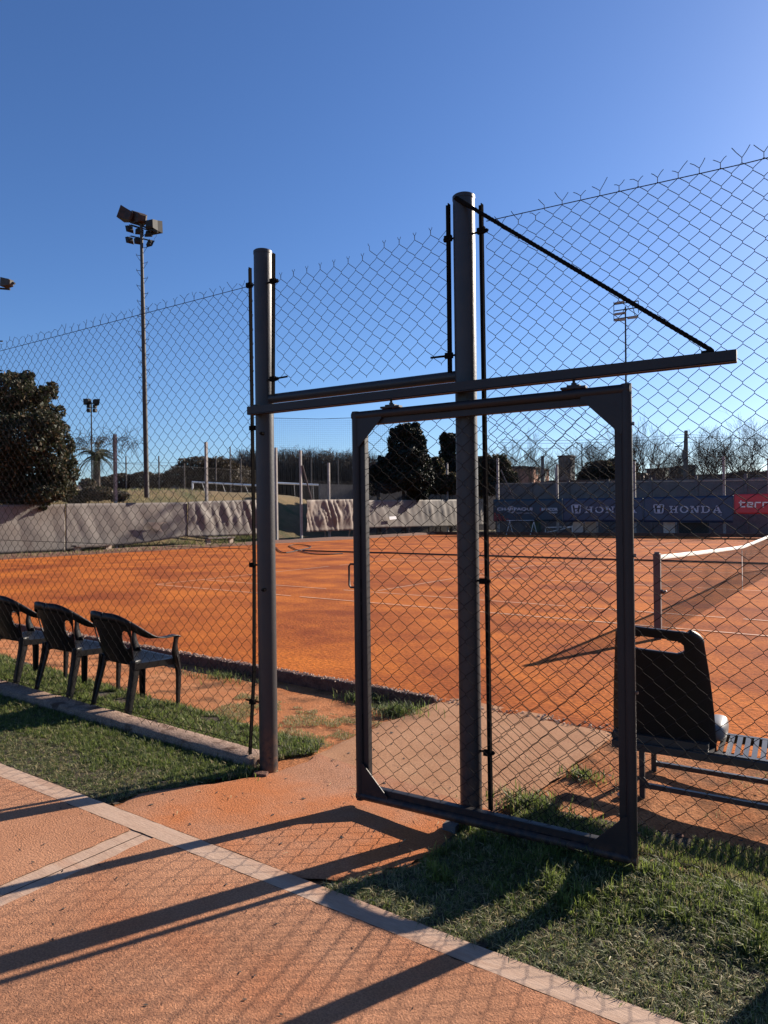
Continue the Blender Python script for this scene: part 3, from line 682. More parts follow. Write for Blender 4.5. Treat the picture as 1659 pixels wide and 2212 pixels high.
for px in (845, 1240):
    xx = FP(px, 870, GYP)[0]; zr = r0[2]+(r1-r0)[2]*(xx-r0[0])/(r1-r0)[0]-.025
    mb = MB(); mb.box(np.array([xx, GYP, ZT+.006])-og, (.12, .04, .010)); mb.box(np.array([xx, GYP, ZT+.014])-og, (.06, .035, .010)); mb.tube([np.array([xx, GYP, ZT])-og, np.array([xx, GYP, zr+.01])-og], .007, 8)
    mb.tube([np.array([xx, GYP, ZT+.018])-og, np.array([xx, GYP, ZT+.03])-og], .013, 6); mb.build('hanger', MT['paint'], gt)
hz0, hz1 = FP(756, 1268, GYP)[2], FP(756, 1218, GYP)[2]
mb = MB().tube([np.array(p)-og for p in ((XL+.012, GYP-.01, hz0), (XL-.020, GYP-.01, hz0), (XL-.030, GYP-.01, hz0+.012), (XL-.030, GYP-.01, hz1-.012), (XL-.020, GYP-.01, hz1), (XL+.012, GYP-.01, hz1))], .006, 8)
mb.build('handle', MT['paint'], gt, smooth=True)
for px, py in ((1371, 915), (1377, 1200), (1377, 1496), (1381, 1800)):
    z = FP(px-6, py, GYP)[2]; MB().tube([np.array([XR-.004, GYP, z])-og, np.array([XR+.010, GYP, z])-og], .008, 6).build('bolt', MT['bolt'], gt)
for py in (1010, 1260, 1460, 1640):
    z = FP(766, py, GYP)[2]; MB().tube([np.array([XL+.004, GYP, z])-og, np.array([XL-.006, GYP, z])-og], .005, 6).build('bolt', MT['bolt'], gt)
xl, xr = XL+e_+W2-.010, XR-e_-W2+.010
nW = 28
link_mesh(xl, xr, lambda x: ZB+e_+W2-.02, lambda x: ZT-e_-W2+.035, GYP+.030, (xr-xl)/nW, .092, og, gt, mkwarp(21, .005, .010), spikes='', seed=5)
# guide block below the gate and broken brick at the post foot
b_ = GN(968, 1790); mb = MB().box((0, 0, 0), (.075, .055, .05)).build('guide_block', MT['concdark'], None, bevel=.002); mb.location = (b_[0]+.03, GYP+.02, b_[2]+.02); tag(mb, 'small dark guide block on the ground under the gate bottom rail', 'guide')
def brick(loc, sz, rz, label):
    o = MB().box((0, 0, 0), sz).build('brick_piece', MT['edgecurb'], None, bevel=.006); o.location = loc; o.rotation_euler = (.1, .05, rz); return tag(o, label, 'brick')
bp = GN(563, 1678); brick((bp[0], bp[1], tz(bp[0], bp[1])+.012), (.09, .05, .035), .4, 'broken brick piece at the foot of the left post')
bp = GN(540, 1655); brick((bp[0]-.02, bp[1]+.03, tz(bp[0], bp[1])+.02), (.12, .12, .07), .9, 'crumbled concrete lump where the left curb meets the post')

# ------------------------------------------------------------------ plastic armchairs
def ribbon(pts, offs, name, m, parent, th=.005, smooth=True):
    """pts: centre line, offs: half-width vectors; solidified"""
    V = []; 
    for p, o_ in zip(pts, offs): p = np.array(p, float); o_ = np.array(o_, float); V += [p-o_, p, p+o_]
    F = [(i*3+k, i*3+k+1, (i+1)*3+k+1, (i+1)*3+k) for i in range(len(pts)-1) for k in range(2)]
    o = npmesh(name, V, np.array(F), m, parent=parent, smooth=smooth)
    s_ = o.modifiers.new('thick', 'SOLIDIFY'); s_.thickness = th; s_.offset = 0
    return o
def smoothpts(P, k=4):
    P = [np.array(p, float) for p in P]; out = []
    for i in range(len(P)-1):
        a = P[max(i-1, 0)]; b = P[i]; c = P[i+1]; d = P[min(i+2, len(P)-1)]
        for j in range(k):
            t = j/k; out.append(.5*((2*b)+(-a+c)*t+(2*a-5*b+4*c-d)*t*t+(-a+3*b-3*c+d)*t**3))
    out.append(P[-1]); return out
def make_chair(label):
    t = empty('plastic_armchair', label, 'chair', group='black plastic armchairs along the fence')
    # seat: perforated lattice, front at +y
    nx_, ny_ = 22, 22; V = []; F = []
    def sz(u, v): return .405+.018*v-.018*math.sin(math.pi*min(1, max(0, v)))*(1-abs(u*2-1)**2)*.9-(.03*max(0, v-.9)*10)**1.5*.3
    for j in range(ny_+1):
        for i in range(nx_+1):
            u, v = i/nx_, j/ny_; hw = .215+.025*v
            V.append(((u*2-1)*hw, -.20+.43*v, sz(u, v)))
    W_ = nx_+1; V2 = list(V); 
    for j in range(ny_):
        for i in range(nx_):
            q = [j*W_+i, j*W_+i+1, (j+1)*W_+i+1, (j+1)*W_+i]
            if 3 <= i < nx_-3 and 3 <= j < ny_-2:
                c = np.mean([V[k] for k in q], axis=0); b = len(V2)
                mids = [(np.array(V[q[k]])+np.array(V[q[(k+1) % 4]]))/2 for k in range(4)]
                inner = [c+(m_-c)*.68 for m_ in mids]; V2 += [tuple(p) for p in inner]
                for k in range(4):
                    F.append((q[k], q[(k+1) % 4], b+k)); F.append((q[(k+1) % 4], b+(k+1) % 4, b+k))
            else: F.append((q[0], q[1], q[2])); F.append((q[0], q[2], q[3]))
    seat = npmesh('seat', V2, np.array(F), MT['plastic'], parent=t); s_ = seat.modifiers.new('thick', 'SOLIDIFY'); s_.thickness = .006
    ap = MB()                                                          # apron skirt under the seat edge
    for (a, b) in (((-.215, -.2), (-.24, .23)), ((.215, -.2), (.24, .23)), ((-.24, .23), (.24, .23))):
        ap.bar((a[0], a[1], .392), (b[0], b[1], .395), .006, .05)
    ap.build('apron', MT['plastic'], t)
    # backrest shell: curved panel, top corners rounded, side slots left open
    nu, nv = 60, 44; V = []; idx = {}; F = []
    for j in range(nv+1):
        for i in range(nu+1):
            u = i/nu*2-1; v = j/nv
            hw = .190+.055*math.sin(v*1.4)**1.5; z = .395+.405*v-.050*v*(abs(u)**3.0); y = -.205-.165*v-.012*math.sin(v*3.1)+.075*(abs(u)**2.2)*(.35+.65*v)
            V.append((u*hw, y, z))
    for j in range(nv):
        for i in range(nu):
            u = (i+.5)/nu*2-1; v = (j+.5)/nv
            if ((abs(u)-.82)/.15)**2+((v-.56)/.20)**2 < 1: continue       # oval side holes
            F.append((j*(nu+1)+i, j*(nu+1)+i+1, (j+1)*(nu+1)+i+1, (j+1)*(nu+1)+i))
    bk = npmesh('backrest', V, np.array(F), MT['plastic'], parent=t, smooth=True); s_ = bk.modifiers.new('thick', 'SOLIDIFY'); s_.thickness = .009
    for sx in (-1, 1):
        P = smoothpts([(sx*.0, -.372, .776), (sx*.12, -.366, .778), (sx*.195, -.335, .757), (sx*.240, -.262, .712), (sx*.260, -.165, .655), (sx*.268, -.075, .620), (sx*.272, .03, .612), (sx*.272, .13, .620), (sx*.270, .175, .605)], 5)
        O = []
        for i, p in enumerate(P):
            f = i/(len(P)-1); wd_ = lerp(.034, .027, min(1, f*1.4)); up = max(0, min(1, (.72-f)*2.6))
            o_ = np.array([sx*(1-up*.75)*.9, up*.10, up*1.0]); O.append(o_/np.linalg.norm(o_)*wd_)
        ribbon(P, O, 'armrest', MT['plastic'], t, .009)
        # arm support panel and front leg in one tapering blade
        P = smoothpts([(sx*.268, .155, .612), (sx*.262, .150, .52), (sx*.252, .18, .42), (sx*.240, .225, .30), (sx*.236, .24, .12), (sx*.234, .25, 0)], 4)
        O = [np.array([0, w_, 0]) for w_ in np.interp(np.linspace(0, 1, len(P)), [0, .12, .3, .55, 1], [.030, .020, .036, .030, .017])]
        l = ribbon(P, O, 'leg', MT['plastic'], t, .006)
        P2 = [p+np.array([-sx*.018, .012, 0]) for p in P[7:]]; O2 = [np.array([w_, 0, 0]) for w_ in np.linspace(.026, .015, len(P2))]
        ribbon(P2, O2, 'leg_rib', MT['plastic'], l, .005)
        P = smoothpts([(sx*.205, -.185, .44), (sx*.212, -.19, .33), (sx*.222, -.215, .15), (sx*.228, -.235, 0)], 4)
        O = [np.array([0, w_, 0]) for w_ in np.linspace(.044, .020, len(P))]
        l = ribbon(P, O, 'leg', MT['plastic'], t, .006)
        P2 = [p+np.array([-sx*.022, -.014-.0, 0]) for p in P]; O2 = [np.array([w_, 0, 0]) for w_ in np.linspace(.036, .018, len(P2))]
        ribbon(P2, O2, 'leg_rib', MT['plastic'], l, .005)
        # curved gusset linking backrest to seat side
        P = smoothpts([(sx*.243, -.22, .70), (sx*.232, -.13, .58), (sx*.228, -.05, .48), (sx*.226, .0, .405)], 4)
        O = [np.array([0, w_, 0]) for w_ in np.interp(np.linspace(0, 1, len(P)), [0, .5, 1], [.022, .016, .055])]
    return t
chairs = [(-1.79, .42, -.03, 'black plastic armchair nearest the left gate post, whole in view'),
          (-2.55, .415, .03, 'black plastic armchair in the middle of the row of three'),
          (-3.29, .40, .02, 'black plastic armchair cut off by the left edge of the photo')]
ch0 = make_chair(chairs[0][3])
for i, (x, y, rz, lb) in enumerate(chairs):
    c = ch0 if i == 0 else copy_tree(ch0)
    zs = [tz(x+sx*.23, y+sy*.24) for sx in (-1, 1) for sy in (-1, 1)]
    c.location = (x, y, sum(zs)/4+.004); c.rotation_euler = (math.atan((zs[1]-zs[0])/.48), math.atan((zs[0]-zs[2])/.46), rz); c['label'] = lb

# ------------------------------------------------------------------ bench with moulded seat shell
BY = .88
b0 = FP(1322, 1590, BY); sh0, sh1, shb = FP(1368, 1357, BY), FP(1505, 1366, BY), FP(1533, 1618, BY)
zseat = FP(1400, 1608, BY)[2]
bn = empty('slatted_bench', 'black steel bench with slatted top right of the gate, behind the fence', 'bench', (2.0, BY, 0)); ob = np.array([2.0, BY, 0])
XB0, XB1 = b0[0], b0[0]+2.2; DEP = .42
mb = MB()
for y in (BY+.0, BY+DEP): mb.bar(np.array([XB0, y, zseat-.022])-ob, np.array([XB1, y, zseat-.022])-ob, .03, .045)
for x in (XB0+.015, XB1-.015): mb.bar(np.array([x, BY, zseat-.022])-ob, np.array([x, BY+DEP, zseat-.022])-ob, .03, .044)
mb.build('seat_frame', MT['benchsteel'], bn, bevel=.002)
mb = MB(); x = XB0+.50
mb.bar(np.array([x-.035, BY+.015, zseat+.004])-ob, np.array([x-.035, BY+DEP-.015, zseat+.004])-ob, .03, .006)
while x < XB1-.05:
    mb.bar(np.array([x, BY+.015, zseat+.004])-ob, np.array([x, BY+DEP-.015, zseat+.004])-ob, .027, .006); x += .043
for y in (BY+.012, BY+DEP-.012): mb.bar(np.array([XB0+.45, y, zseat+.004])-ob, np.array([XB1, y, zseat+.004])-ob, .03, .0085)
mb.build('slats', MT['benchsteel'], bn)
lx = FP(1387, 1700, BY)[0]; zst = FP(1392, 1697, BY)[2]
for x in (lx, XB1-.2):
    for y in (BY+.01, BY+DEP-.01):
        zb = tz(x, y)-.01; MB().bar(np.array([x, y, zb])-ob, np.array([x, y, zseat-.045])-ob, .03, .03, (0, 1, 0)).build('leg', MT['benchsteel'], bn)
for y in (BY+.01, BY+DEP-.01): MB().bar(np.array([lx, y, zst])-ob, np.array([XB1-.2, y, zst])-ob, .025, .028).build('stretcher', MT['benchsteel'], bn)
MB().prism([np.array([lx, BY-.012, zst+.01])-ob, np.array([lx+.05, BY-.012, zst+.01])-ob, np.array([lx, BY-.012, zst+.07])-ob], (0, .003, 0)).build('gusset', MT['benchsteel'], bn)
ss = empty('seat_shell', 'black moulded plastic seat shell with a handle slot, standing on the bench', 'seat', (sh1[0]-.2, BY+.05, zseat)); os_ = np.array([sh1[0]-.2, BY+.05, zseat])
XS0, XS1 = XB0-.0, shb[0]+.012; zt_ = max(sh0[2], sh1[2])+.012; HT = zt_-zseat
nu, nv = 90, 110; V = []; F = []
for j in range(nv+1):
    for i in range(nu+1):
        u = i/nu; v = j/nv
        inset = .045*v**1.7; xa, xb = XS0+inset, XS1-inset*1.35
        X = xa+(xb-xa)*u; Z = zseat+HT*v-.012*(u-.5)*2
        y = BY+.08-.10*v-.012+.06*(abs(u*2-1)**4)+.015*math.sin(v*3)
        # rounded top corners
        rc = .085; du = min(X-xa, xb-X); dv = HT*(1-v)
        if du < rc and dv < rc:
            q = math.hypot(rc-du, rc-dv); 
            if q > rc:
                s_ = rc/q; sx = 1 if X-xa < xb-X else -1; X += sx*((rc-du)-(rc-du)*s_); Z -= (rc-dv)-(rc-dv)*s_
        V.append((X-os_[0], y-os_[1], Z-os_[2]))
for j in range(nv):
    for i in range(nu):
        u = (i+.5)/nu; v = (j+.5)/nv; du = abs(u-.46)/.345; dv = abs(v-.865)/.058
        if du**6+dv**2.2 < 1: continue
        F.append((j*(nu+1)+i, j*(nu+1)+i+1, (j+1)*(nu+1)+i+1, (j+1)*(nu+1)+i))
bk = npmesh('backrest', V, np.array(F), MT['plastic2'], parent=ss, smooth=True); m_ = bk.modifiers.new('thick', 'SOLIDIFY'); m_.thickness = .022; m_.offset = 1
V = []; F = []; ce = np.array([XS1+.004, BY+.33, zseat+.062])           # rounded seat lip
for a_ in range(13):
    for b_2 in range(20):
        th_, ph_ = math.pi*a_/12, 2*math.pi*b_2/20; sg = lambda v_: math.copysign(abs(v_)**.7, v_)
        V.append(ce+np.array([.055*sg(math.sin(th_)*math.cos(ph_)), .15*sg(math.cos(th_)), .060*sg(math.sin(th_)*math.sin(ph_))])-os_)
F = [(a_*20+b_2, a_*20+(b_2+1) % 20, (a_+1)*20+(b_2+1) % 20, (a_+1)*20+b_2) for a_ in range(12) for b_2 in range(20)]
npmesh('seat_lip', V, np.array(F), MT['greyplastic'], parent=ss, smooth=True)['label'] = 'pale grey rounded lip showing at the right side of the shell'
MB().bar(np.array([XS0+.0, BY+.06, zseat+.02])-os_, np.array([XS1-.02, BY+.06, zseat+.02])-os_, .09, .045).build('base_bracket', MT['benchsteel'], ss)

# ------------------------------------------------------------------ tennis net
tn = empty('tennis_net', 'dark tennis net with white top band running away to the right', 'net', CP(0, 0)); to = CP(0, 0)
NB0, NB1 = -.914, 10.97+.914
def ntop(b): 
    t = (b-NB0)/(NB1-NB0); return .914+(1.07-.914)*abs(2*t-1)**1.15
def addpost(b):
    mb = MB(); mb.bar(CP(0, b, -.05)-to, CP(0, b, 1.09)-to, .085, .085, (0, 1, 0)); mb.build('net_post', MT['netpost'], tn, bevel=.004)
addpost(NB0); addpost(NB1)
mb = MB(); mb.tube([CP(-.09, NB0, .60)-to, CP(-.04, NB0, .60)-to], .022, 8); mb.tube([CP(-.08, NB0, .60)-to, CP(-.11, NB0, .62)-to], .012, 6)
mb.tube([CP(-.045, NB0-.02, .62)-to, CP(-.075, NB0-.02, .62)-to], .018, 8); mb.build('crank', MT['bolt'], tn)
MB().bar(CP(-.03, NB0, 1.10)-to, CP(.03, NB0, 1.10)-to, .03, .025).build('pulley', MT['bolt'], tn)
bs = np.arange(NB0+.05, NB1, .25); V = []; F = []
for b in bs:
    z = ntop(b)+.006*nz(b, 1, 2); V += [CP(.012, b, z-.055)-to, CP(.014, b, z)-to, CP(-.014, b, z)-to, CP(-.012+.006*nz(b, 2, 5), b, z-.058)-to]
F = [(i*4+k, i*4+k+1, (i+1)*4+k+1, (i+1)*4+k) for i in range(len(bs)-1) for k in range(3)]
npmesh('top_band', V, np.array(F), MT['netband'], parent=tn, smooth=False)
pl_ = []; nb_ = np.linspace(NB0+.05, NB1-.05, 60)
sag = lambda b, f: .045*math.sin(f*3.14)*(1+nz(b, f, .8))                # cords bow out a little
for i in range(26):
    f = (i+.5)/26; pl_.append([CP(sag(b, f), b, .03+(ntop(b)-.08)*f+.012*nz(b, f*6, 1.2))-to for b in nb_])
wires('net_cords', pl_, .0018, 3, MT['net'], tn)
pv = []
for b in np.arange(NB0+.07, NB1-.05, .043):
    pv.append([CP(sag(b, f), b+.012*nz(b, f*3, 2), .03+(ntop(b)-.08)*f)-to for f in np.linspace(0, 1, 8)])
wires('net_cords', pv, .0016, 3, MT['net'], tn)
MB().tube([CP(0, b, ntop(b)-.01)-to for b in nb_], .004, 5).build('cable', MT['net'], tn)
MB().bar(CP(.02, 5.485, .01)-to, CP(.02, 5.485, .915)-to, .05, .006, CA).build('centre_strap', MT['netband'], tn)
mb = MB().tube([CP(0, NB0+.045, z)-to+np.array([0, .01*math.sin(z*9), 0]) for z in np.linspace(.05, 1.0, 16)], .006, 5).build('lacing', MT['rope'], tn)

# black hose lying along the far side of the first court
pts = [CP(a, 12.75+.012*(20-a)+.10*nz(a, 0, .25), .035) for a in np.arange(19, -26, -1)]
hs = MB().tube(pts, .030, 6).build('hose', MT['hose'], smooth=True); tag(hs, 'long straight dark hose lying on the clay beyond the net post', 'hose')
cp_ = [G(*p) for p in ((595, 1183), (612, 1195), (645, 1190), (672, 1183), (655, 1178), (625, 1180), (660, 1195), (700, 1199), (740, 1197))]
hs = MB().tube([p+[0, 0, .03] for p in smoothpts(cp_, 5)], .022, 6).build('hose', MT['hose'], smooth=True); tag(hs, 'loosely curled dark hose near the opening in the end fence', 'hose')
# low dark kerbs around the courts
mb = MB().bar(CP(27, 36.0, .08), CP(-34, 36.0, .08), .25, .24); tag(mb.build('court_border', MT['edgecurb']), 'low red brown border along the far side of the courts under the banners', 'border')
mb = MB()
As_ = np.arange(-5, 36, .6); V = []; F = []
for b in As_:
    h = .13+.05*nz(b, 1, .6)
    V += [CP(26.2+.1*nz(b, 3, .5), b, -.02), CP(26.5, b, h), CP(27.1, b, h+.03), CP(27.4, b, -.1)]
F = [(i*4+k, i*4+k+1, (i+1)*4+k+1, (i+1)*4+k) for i in range(len(As_)-1) for k in range(3)]
tag(npmesh('court_border', V, np.array(F), MT['edgecurb'], smooth=True), 'uneven clay bank at the foot of the tarpaulin fence', 'border')
def far_tufts(n, arange_, brange, h, name_label, wts=(3, 3, 2, 1), wd=.02, zf=None):
    pts = []
    for _ in range(n):
        p = CP(random.uniform(*arange_), random.uniform(*brange)); pts.append((p[0], p[1]))
    return blades(pts, h*.5, h, wd, wts, 'grass', name_label, .9, zf or (lambda x, y: 0))
far_tufts(9000, (27.0, 29.2), (-12, 19), .28, 'rough grass at the foot of the left tarpaulin', zf=lambda x, y: bank(aof((x, y, 0)), bof((x, y, 0))))
far_tufts(1600, (26.1, 27.2), (-6, 16), .22, 'dry yellow grass growing on the clay bank', (1, 1, 5, 2), zf=lambda x, y: .08)
far_tufts(3000, (27.2, 29.5), (16.5, 20), .25, 'green grass in the gap of the end fence', zf=lambda x, y: bank(aof((x, y, 0)), bof((x, y, 0))))
far_tufts(15000, (29, 42), (-14, 19.5), .22, 'dry grass covering the bank', (.6, .8, 5, 2), .03, zf=lambda x, y: bank(aof((x, y, 0)), bof((x, y, 0))))

# ------------------------------------------------------------------ end fence with tarpaulins (left)
AF = 27.6
def ZP(px): return (APL(px, 1100, AF)-CAM)@cF
def far_mesh(name, p, q, z0, z1, cell, r, m, parent, org):
    p = np.array(p); q = np.array(q); L = np.linalg.norm(q-p); d = (q-p)/L; H_ = z1-z0; polys = []
    for s_ in (1, -1):
        x = -H_
        while x < L:
            a0 = max(0, -x); x0_, x1_ = x, x+H_
            lo, hi = max(x0_, 0), min(x1_, L)
            if hi > lo:
                f0, f1 = (lo-x0_)/H_, (hi-x0_)/H_
                if s_ < 0: f0, f1 = 1-f0, 1-f1
                P_ = p+d*lo; Q_ = p+d*hi; polys.append([(P_[0]-org[0], P_[1]-org[1], z0+H_*f0-org[2]), (Q_[0]-org[0], Q_[1]-org[1], z0+H_*f1-org[2])])
            x += cell
    return wires(name, polys, r, 3, m, parent)
ef = empty('end_fence', 'chain link fence with concrete posts at the end of the courts, hung with tarpaulins', 'fence', CP(AF, 10)); eo = CP(AF, 10)
far_mesh('wire_mesh', CP(AF, -8), CP(AF, 18.0), .3, 4.3, .17, .0035, MT['farwire'], ef, eo)
far_mesh('wire_mesh', CP(AF, 21.2), CP(AF, 36), .2, 3.9, .17, .0035, MT['farwire'], ef, eo)
def fpost(px, ytop, a, m=MT['concrete'], w_=.13, par=ef, o_=eo, zb=-.3):
    P = APL(px, ytop, a); MB().bar(np.array([P[0], P[1], zb])-o_, P-o_, w_, w_, (0, 1, 0)).build('fence_post', m, par); return P
fpost(248, 938, AF+.1); fpost(445, 955, AF+.1); fpost(596, 967, AF+.1); fpost(649, 973, AF-.1); fpost(-20, 905, AF+.1)
fpost(966, 1000, AF+.1); fpost(1200, 1010, AF+.1)
P = fpost(710, 1000, AF+.1); 
st = APL(653, 1005, AF-.2); en = APL(676, 1090, AF-.2)+CA*0; MB().tube([st-eo, en-eo], .05, 6).build('brace', MT['concdark'], ef)
MB().tube([CP(AF, -8, 4.25)-eo, CP(AF, 18, 4.28)-eo], .008, 4).build('tension_wire', MT['farwire'], ef)
def tarp(a, px0, px1, yt, yb, m, label, seed, amp=.12, waves=3.0, ysag=.0, bsag=None, n=60, nvv=16, name='tarpaulin'):
    """hung cloth between two picture columns on the plane a; yt, yb: (left,right) picture rows"""
    V = []; 
    L0, L1 = APL(px0, (yt[0]+yb[0])/2, a), APL(px1, (yt[1]+yb[1])/2, a)
    for j in range(nvv+1):
        v = j/nvv
        for i in range(n+1):
            u = i/n
            px = px0+(px1-px0)*u; t_ = lerp(yt[0], yt[1], u)+ysag*math.sin(math.pi*u); bt = np.interp(u, np.linspace(0, 1, len(yb)), yb)
            P = APL(px, lerp(t_, bt, v), a)
            bb = bof(P); f = amp*(.3+.7*math.sin(math.pi*min(1, v*1.1+.05)))
            fold = f*(abs(nz(bb+.35*P[2], P[2]*.25, waves*.42, seed))*1.1+.5*nz(bb, P[2]*.5, waves*.25, seed+4)+.35*abs(nz(bb-.8*P[2], P[2]*.3, waves*.8, seed+9)))
            P = P-CA*(.12+max(-.10, fold)); V.append(P)
    nn_ = n+1; F = [(j*nn_+i, j*nn_+i+1, (j+1)*nn_+i+1, (j+1)*nn_+i) for j in range(nvv) for i in range(n)]
    c = np.mean(V, axis=0); o = npmesh(name, np.array(V)-c, np.array(F), m, smooth=True); o.location = c
    s_ = o.modifiers.new('thick', 'SOLIDIFY'); s_.thickness = .012
    return tag(o, label, 'tarpaulin')
tarp(AF, -60, 137, (1091, 1089), (1199, 1190), MT['tarp'], 'long taupe tarpaulin at the far left, below the big tree', 1, .09, 1.6, n=90)
tarp(AF, 138, 401, (1088, 1085), (1189, 1181, 1172, 1158), MT['tarp'], 'taupe tarpaulin with a torn flap, hanging left of centre', 2, .09, 2.6, n=90)
tarp(AF-.05, 402, 562, (1084, 1079), (1160, 1158, 1154), MT['tarp'], 'rumpled taupe tarpaulin just left of the gate post', 3, .24, 4.2, n=110)
tarp(AF-.15, 657, 782, (1080, 1078), (1149, 1144), MT['tarpbrown'], 'brown draped tarpaulin right of the fence opening', 4, .36, 4.5, n=110)
tarp(AF-.05, 772, 985, (1081, 1079), (1141, 1137), MT['tarp'], 'pale taupe tarpaulin with a white patch, seen through the gate', 5, .14, 3, n=90)
tarp(AF-.03, 986, 1046, (1079, 1078), (1137, 1134), MT['tarp'], 'short pale tarpaulin directly behind the right gate post', 6, .2, 4)
fl_ = MB().prism([APL(*p, AF-.42) for p in ((318, 1128), (363, 1128), (345, 1133), (352, 1150), (330, 1140))], (0, -.02, 0)).build('torn_flap', MT['tarpbrown']); tag(fl_, 'torn flap folded over on the tarpaulin left of centre', 'flap')
wp = MB().prism([APL(*p, AF-.45) for p in ((841, 1116), (855, 1115), (857, 1121), (842, 1123))], (0, -.01, 0)).build('white_patch', MT['whitemetal']); tag(wp, 'small white sheet fixed to the pale tarpaulin', 'patch')
# low timber benches under the tarp
def lowbench(px0, px1, y0, a, label):
    p = APL(px0, y0, a); q = APL(px1, y0, a); t = empty('low_bench', label, 'bench', (p[0], p[1], 0)); o_ = np.array([p[0], p[1], 0])
    zt2 = max(.38, p[2]); 
    MB().bar(np.array([p[0], p[1], zt2])-o_, np.array([q[0], q[1], zt2])-o_, .4, .07).build('seat', MT['concdark'], t)
    for f in (.08, .92):
        c = p+(q-p)*f; MB().bar(np.array([c[0], c[1], -.05])-o_, np.array([c[0], c[1], zt2-.03])-o_, .10, .3, (0, 1, 0)).build('leg', MT['palewood'], t)
lowbench(160, 240, 1186, AF-.7, 'low dark bench with pale legs under the long tarpaulin')
lowbench(445, 503, 1163, AF-.6, 'low dark bench left of the gate post under the rumpled tarpaulin')
mb = MB(); o_ = APL(815, 1152, AF-.3)
for i in range(7):
    px = 700+i*45+random.uniform(-8, 8); P = APL(px, 1150, AF+.3); Q = P.copy(); P[2] = 0; Q[2] = .9; tag(MB().bar(P, Q+np.array([random.uniform(-.4, .4), 0, 0]), .08, .08, (0, 1, 0)).build('timber_stake', MT['palewood']), 'leaning timber stake in the shade under the tarpaulins seen through the gate', 'stake', 'timber stakes under the tarpaulins')

# ------------------------------------------------------------------ far side fence with banners, block wall
BF = 37.2
sf = empty('side_fence', 'tall chain link fence with concrete posts along the far side of the courts', 'fence', CP(0, BF)); so_ = CP(0, BF)
p_, q_ = BPL(1000, 1100, BF), BPL(1760, 1100, BF)
far_mesh('wire_mesh', [p_[0], p_[1]], [q_[0], q_[1]], .1, 4.0, .2, .004, MT['farwire'], sf, so_)
for px, yt in ((1075, 990), (1203, 1003), (1370, 997), (1563, 986), (1660, 990)):
    P = BPL(px, yt, BF+.1); MB().bar(np.array([P[0], P[1], -.05])-so_, P-so_, .15, .15, (0, 1, 0)).build('fence_post', MT['concrete'], sf)
st, en = BPL(1082, 1015, BF+.2), BPL(1110, 1078, BF+.2); MB().tube([st-so_, en-so_], .05, 6).build('brace', MT['concdark'], sf)
BB = BF-.25
def banner(px0, px1, yt, yb, m, name, label, seed, amp=.05, nn=50):
    V = []; nvv = 10
    for j in range(nvv+1):
        for i in range(nn+1):
            u, v = i/nn, j/nvv; px = lerp(px0, px1, u)
            P = BPL(px, lerp(lerp(yt[0], yt[1], u), lerp(yb[0], yb[1], u), v), BB)
            P = P-CB*amp*(.5+.5*math.sin(aof(P)*2.1+seed+nz(aof(P), P[2], .6)*3))*(.3+.7*v); V.append(P)
    c = np.mean(V, axis=0); n = nn+1; F = [(j*n+i, j*n+i+1, (j+1)*n+i+1, (j+1)*n+i) for j in range(nvv) for i in range(nn)]
    o = npmesh(name, np.array(V)-c, np.array(F), m, smooth=True); o.location = c; s_ = o.modifiers.new('thick', 'SOLIDIFY'); s_.thickness = .01
    return tag(o, label, 'banner'), c
def on_banner(px, py): return BPL(px, py, BB-.09)
def glyph_mesh(strokes, px0, px1, yt, yb, m, parent, c, nm, t=.1):
    """strokes in a unit box, laid out on the banner between two picture points"""
    A_ = on_banner(px0, yb); B_ = on_banner(px1, yb); T_ = on_banner(px0, yt); ex = B_-A_; ey = T_-A_; mb = MB()
    W_ = np.linalg.norm(ex); H_ = np.linalg.norm(ey)
    for s_ in strokes:
        poly = [A_+ex*x+ey*y-c for x, y in s_]; mb.prism(poly, CB*-.008)
    return mb.build(nm, m, parent)
def rect(x0, y0, x1, y1): return [(x0, y0), (x1, y0), (x1, y1), (x0, y1)]
def seg(x0, y0, x1, y1, w_, asp=1.):
    dx, dy = (x1-x0)*asp, y1-y0; L = math.hypot(dx, dy); nx_, ny_ = -dy/L*w_/2/asp, dx/L*w_/2
    return [(x0+nx_, y0+ny_), (x1+nx_, y1+ny_), (x1-nx_, y1-ny_), (x0-nx_, y0-ny_)]
def arc(cx, cy, rx, ry, a0, a1, w_, wy, n=10):
    out = []
    for i in range(n):
        p, q = math.radians(a0+(a1-a0)*i/n), math.radians(a0+(a1-a0)*(i+1)/n)
        out.append([(cx+rx*math.cos(p), cy+ry*math.sin(p)), (cx+rx*math.cos(q), cy+ry*math.sin(q)), (cx+(rx-w_)*math.cos(q), cy+(ry-wy)*math.sin(q)), (cx+(rx-w_)*math.cos(p), cy+(ry-wy)*math.sin(p))])
    return out
SER = .16
LET = {
 'H': [rect(.16, 0, .32, 1), rect(.68, 0, .84, 1), rect(.3, .43, .7, .58), rect(.04, 0, .44, .12), rect(.56, 0, .96, .12), rect(.04, .88, .44, 1), rect(.56, .88, .96, 1)],
 'O': arc(.5, .5, .46, .5, 0, 360, .17, .13, 20),
 'N': [rect(.14, 0, .26, 1), rect(.74, 0, .86, 1), [(.12, 1), (.34, 1), (.88, 0), (.68, 0)], rect(.02, 0, .38, .12), rect(.02, .88, .3, 1), rect(.62, .88, .98, 1)],
 'D': [rect(.14, 0, .30, 1), rect(.02, 0, .5, .13), rect(.02, .87, .5, 1)]+arc(.48, .5, .46, .5, -90, 90, .17, .13, 12),
 'A': [seg(.16, 0, .5, 1, .12), seg(.84, 0, .5, 1, .20), rect(.28, .28, .72, .4), rect(0, 0, .36, .12), rect(.6, 0, 1, .12)]}
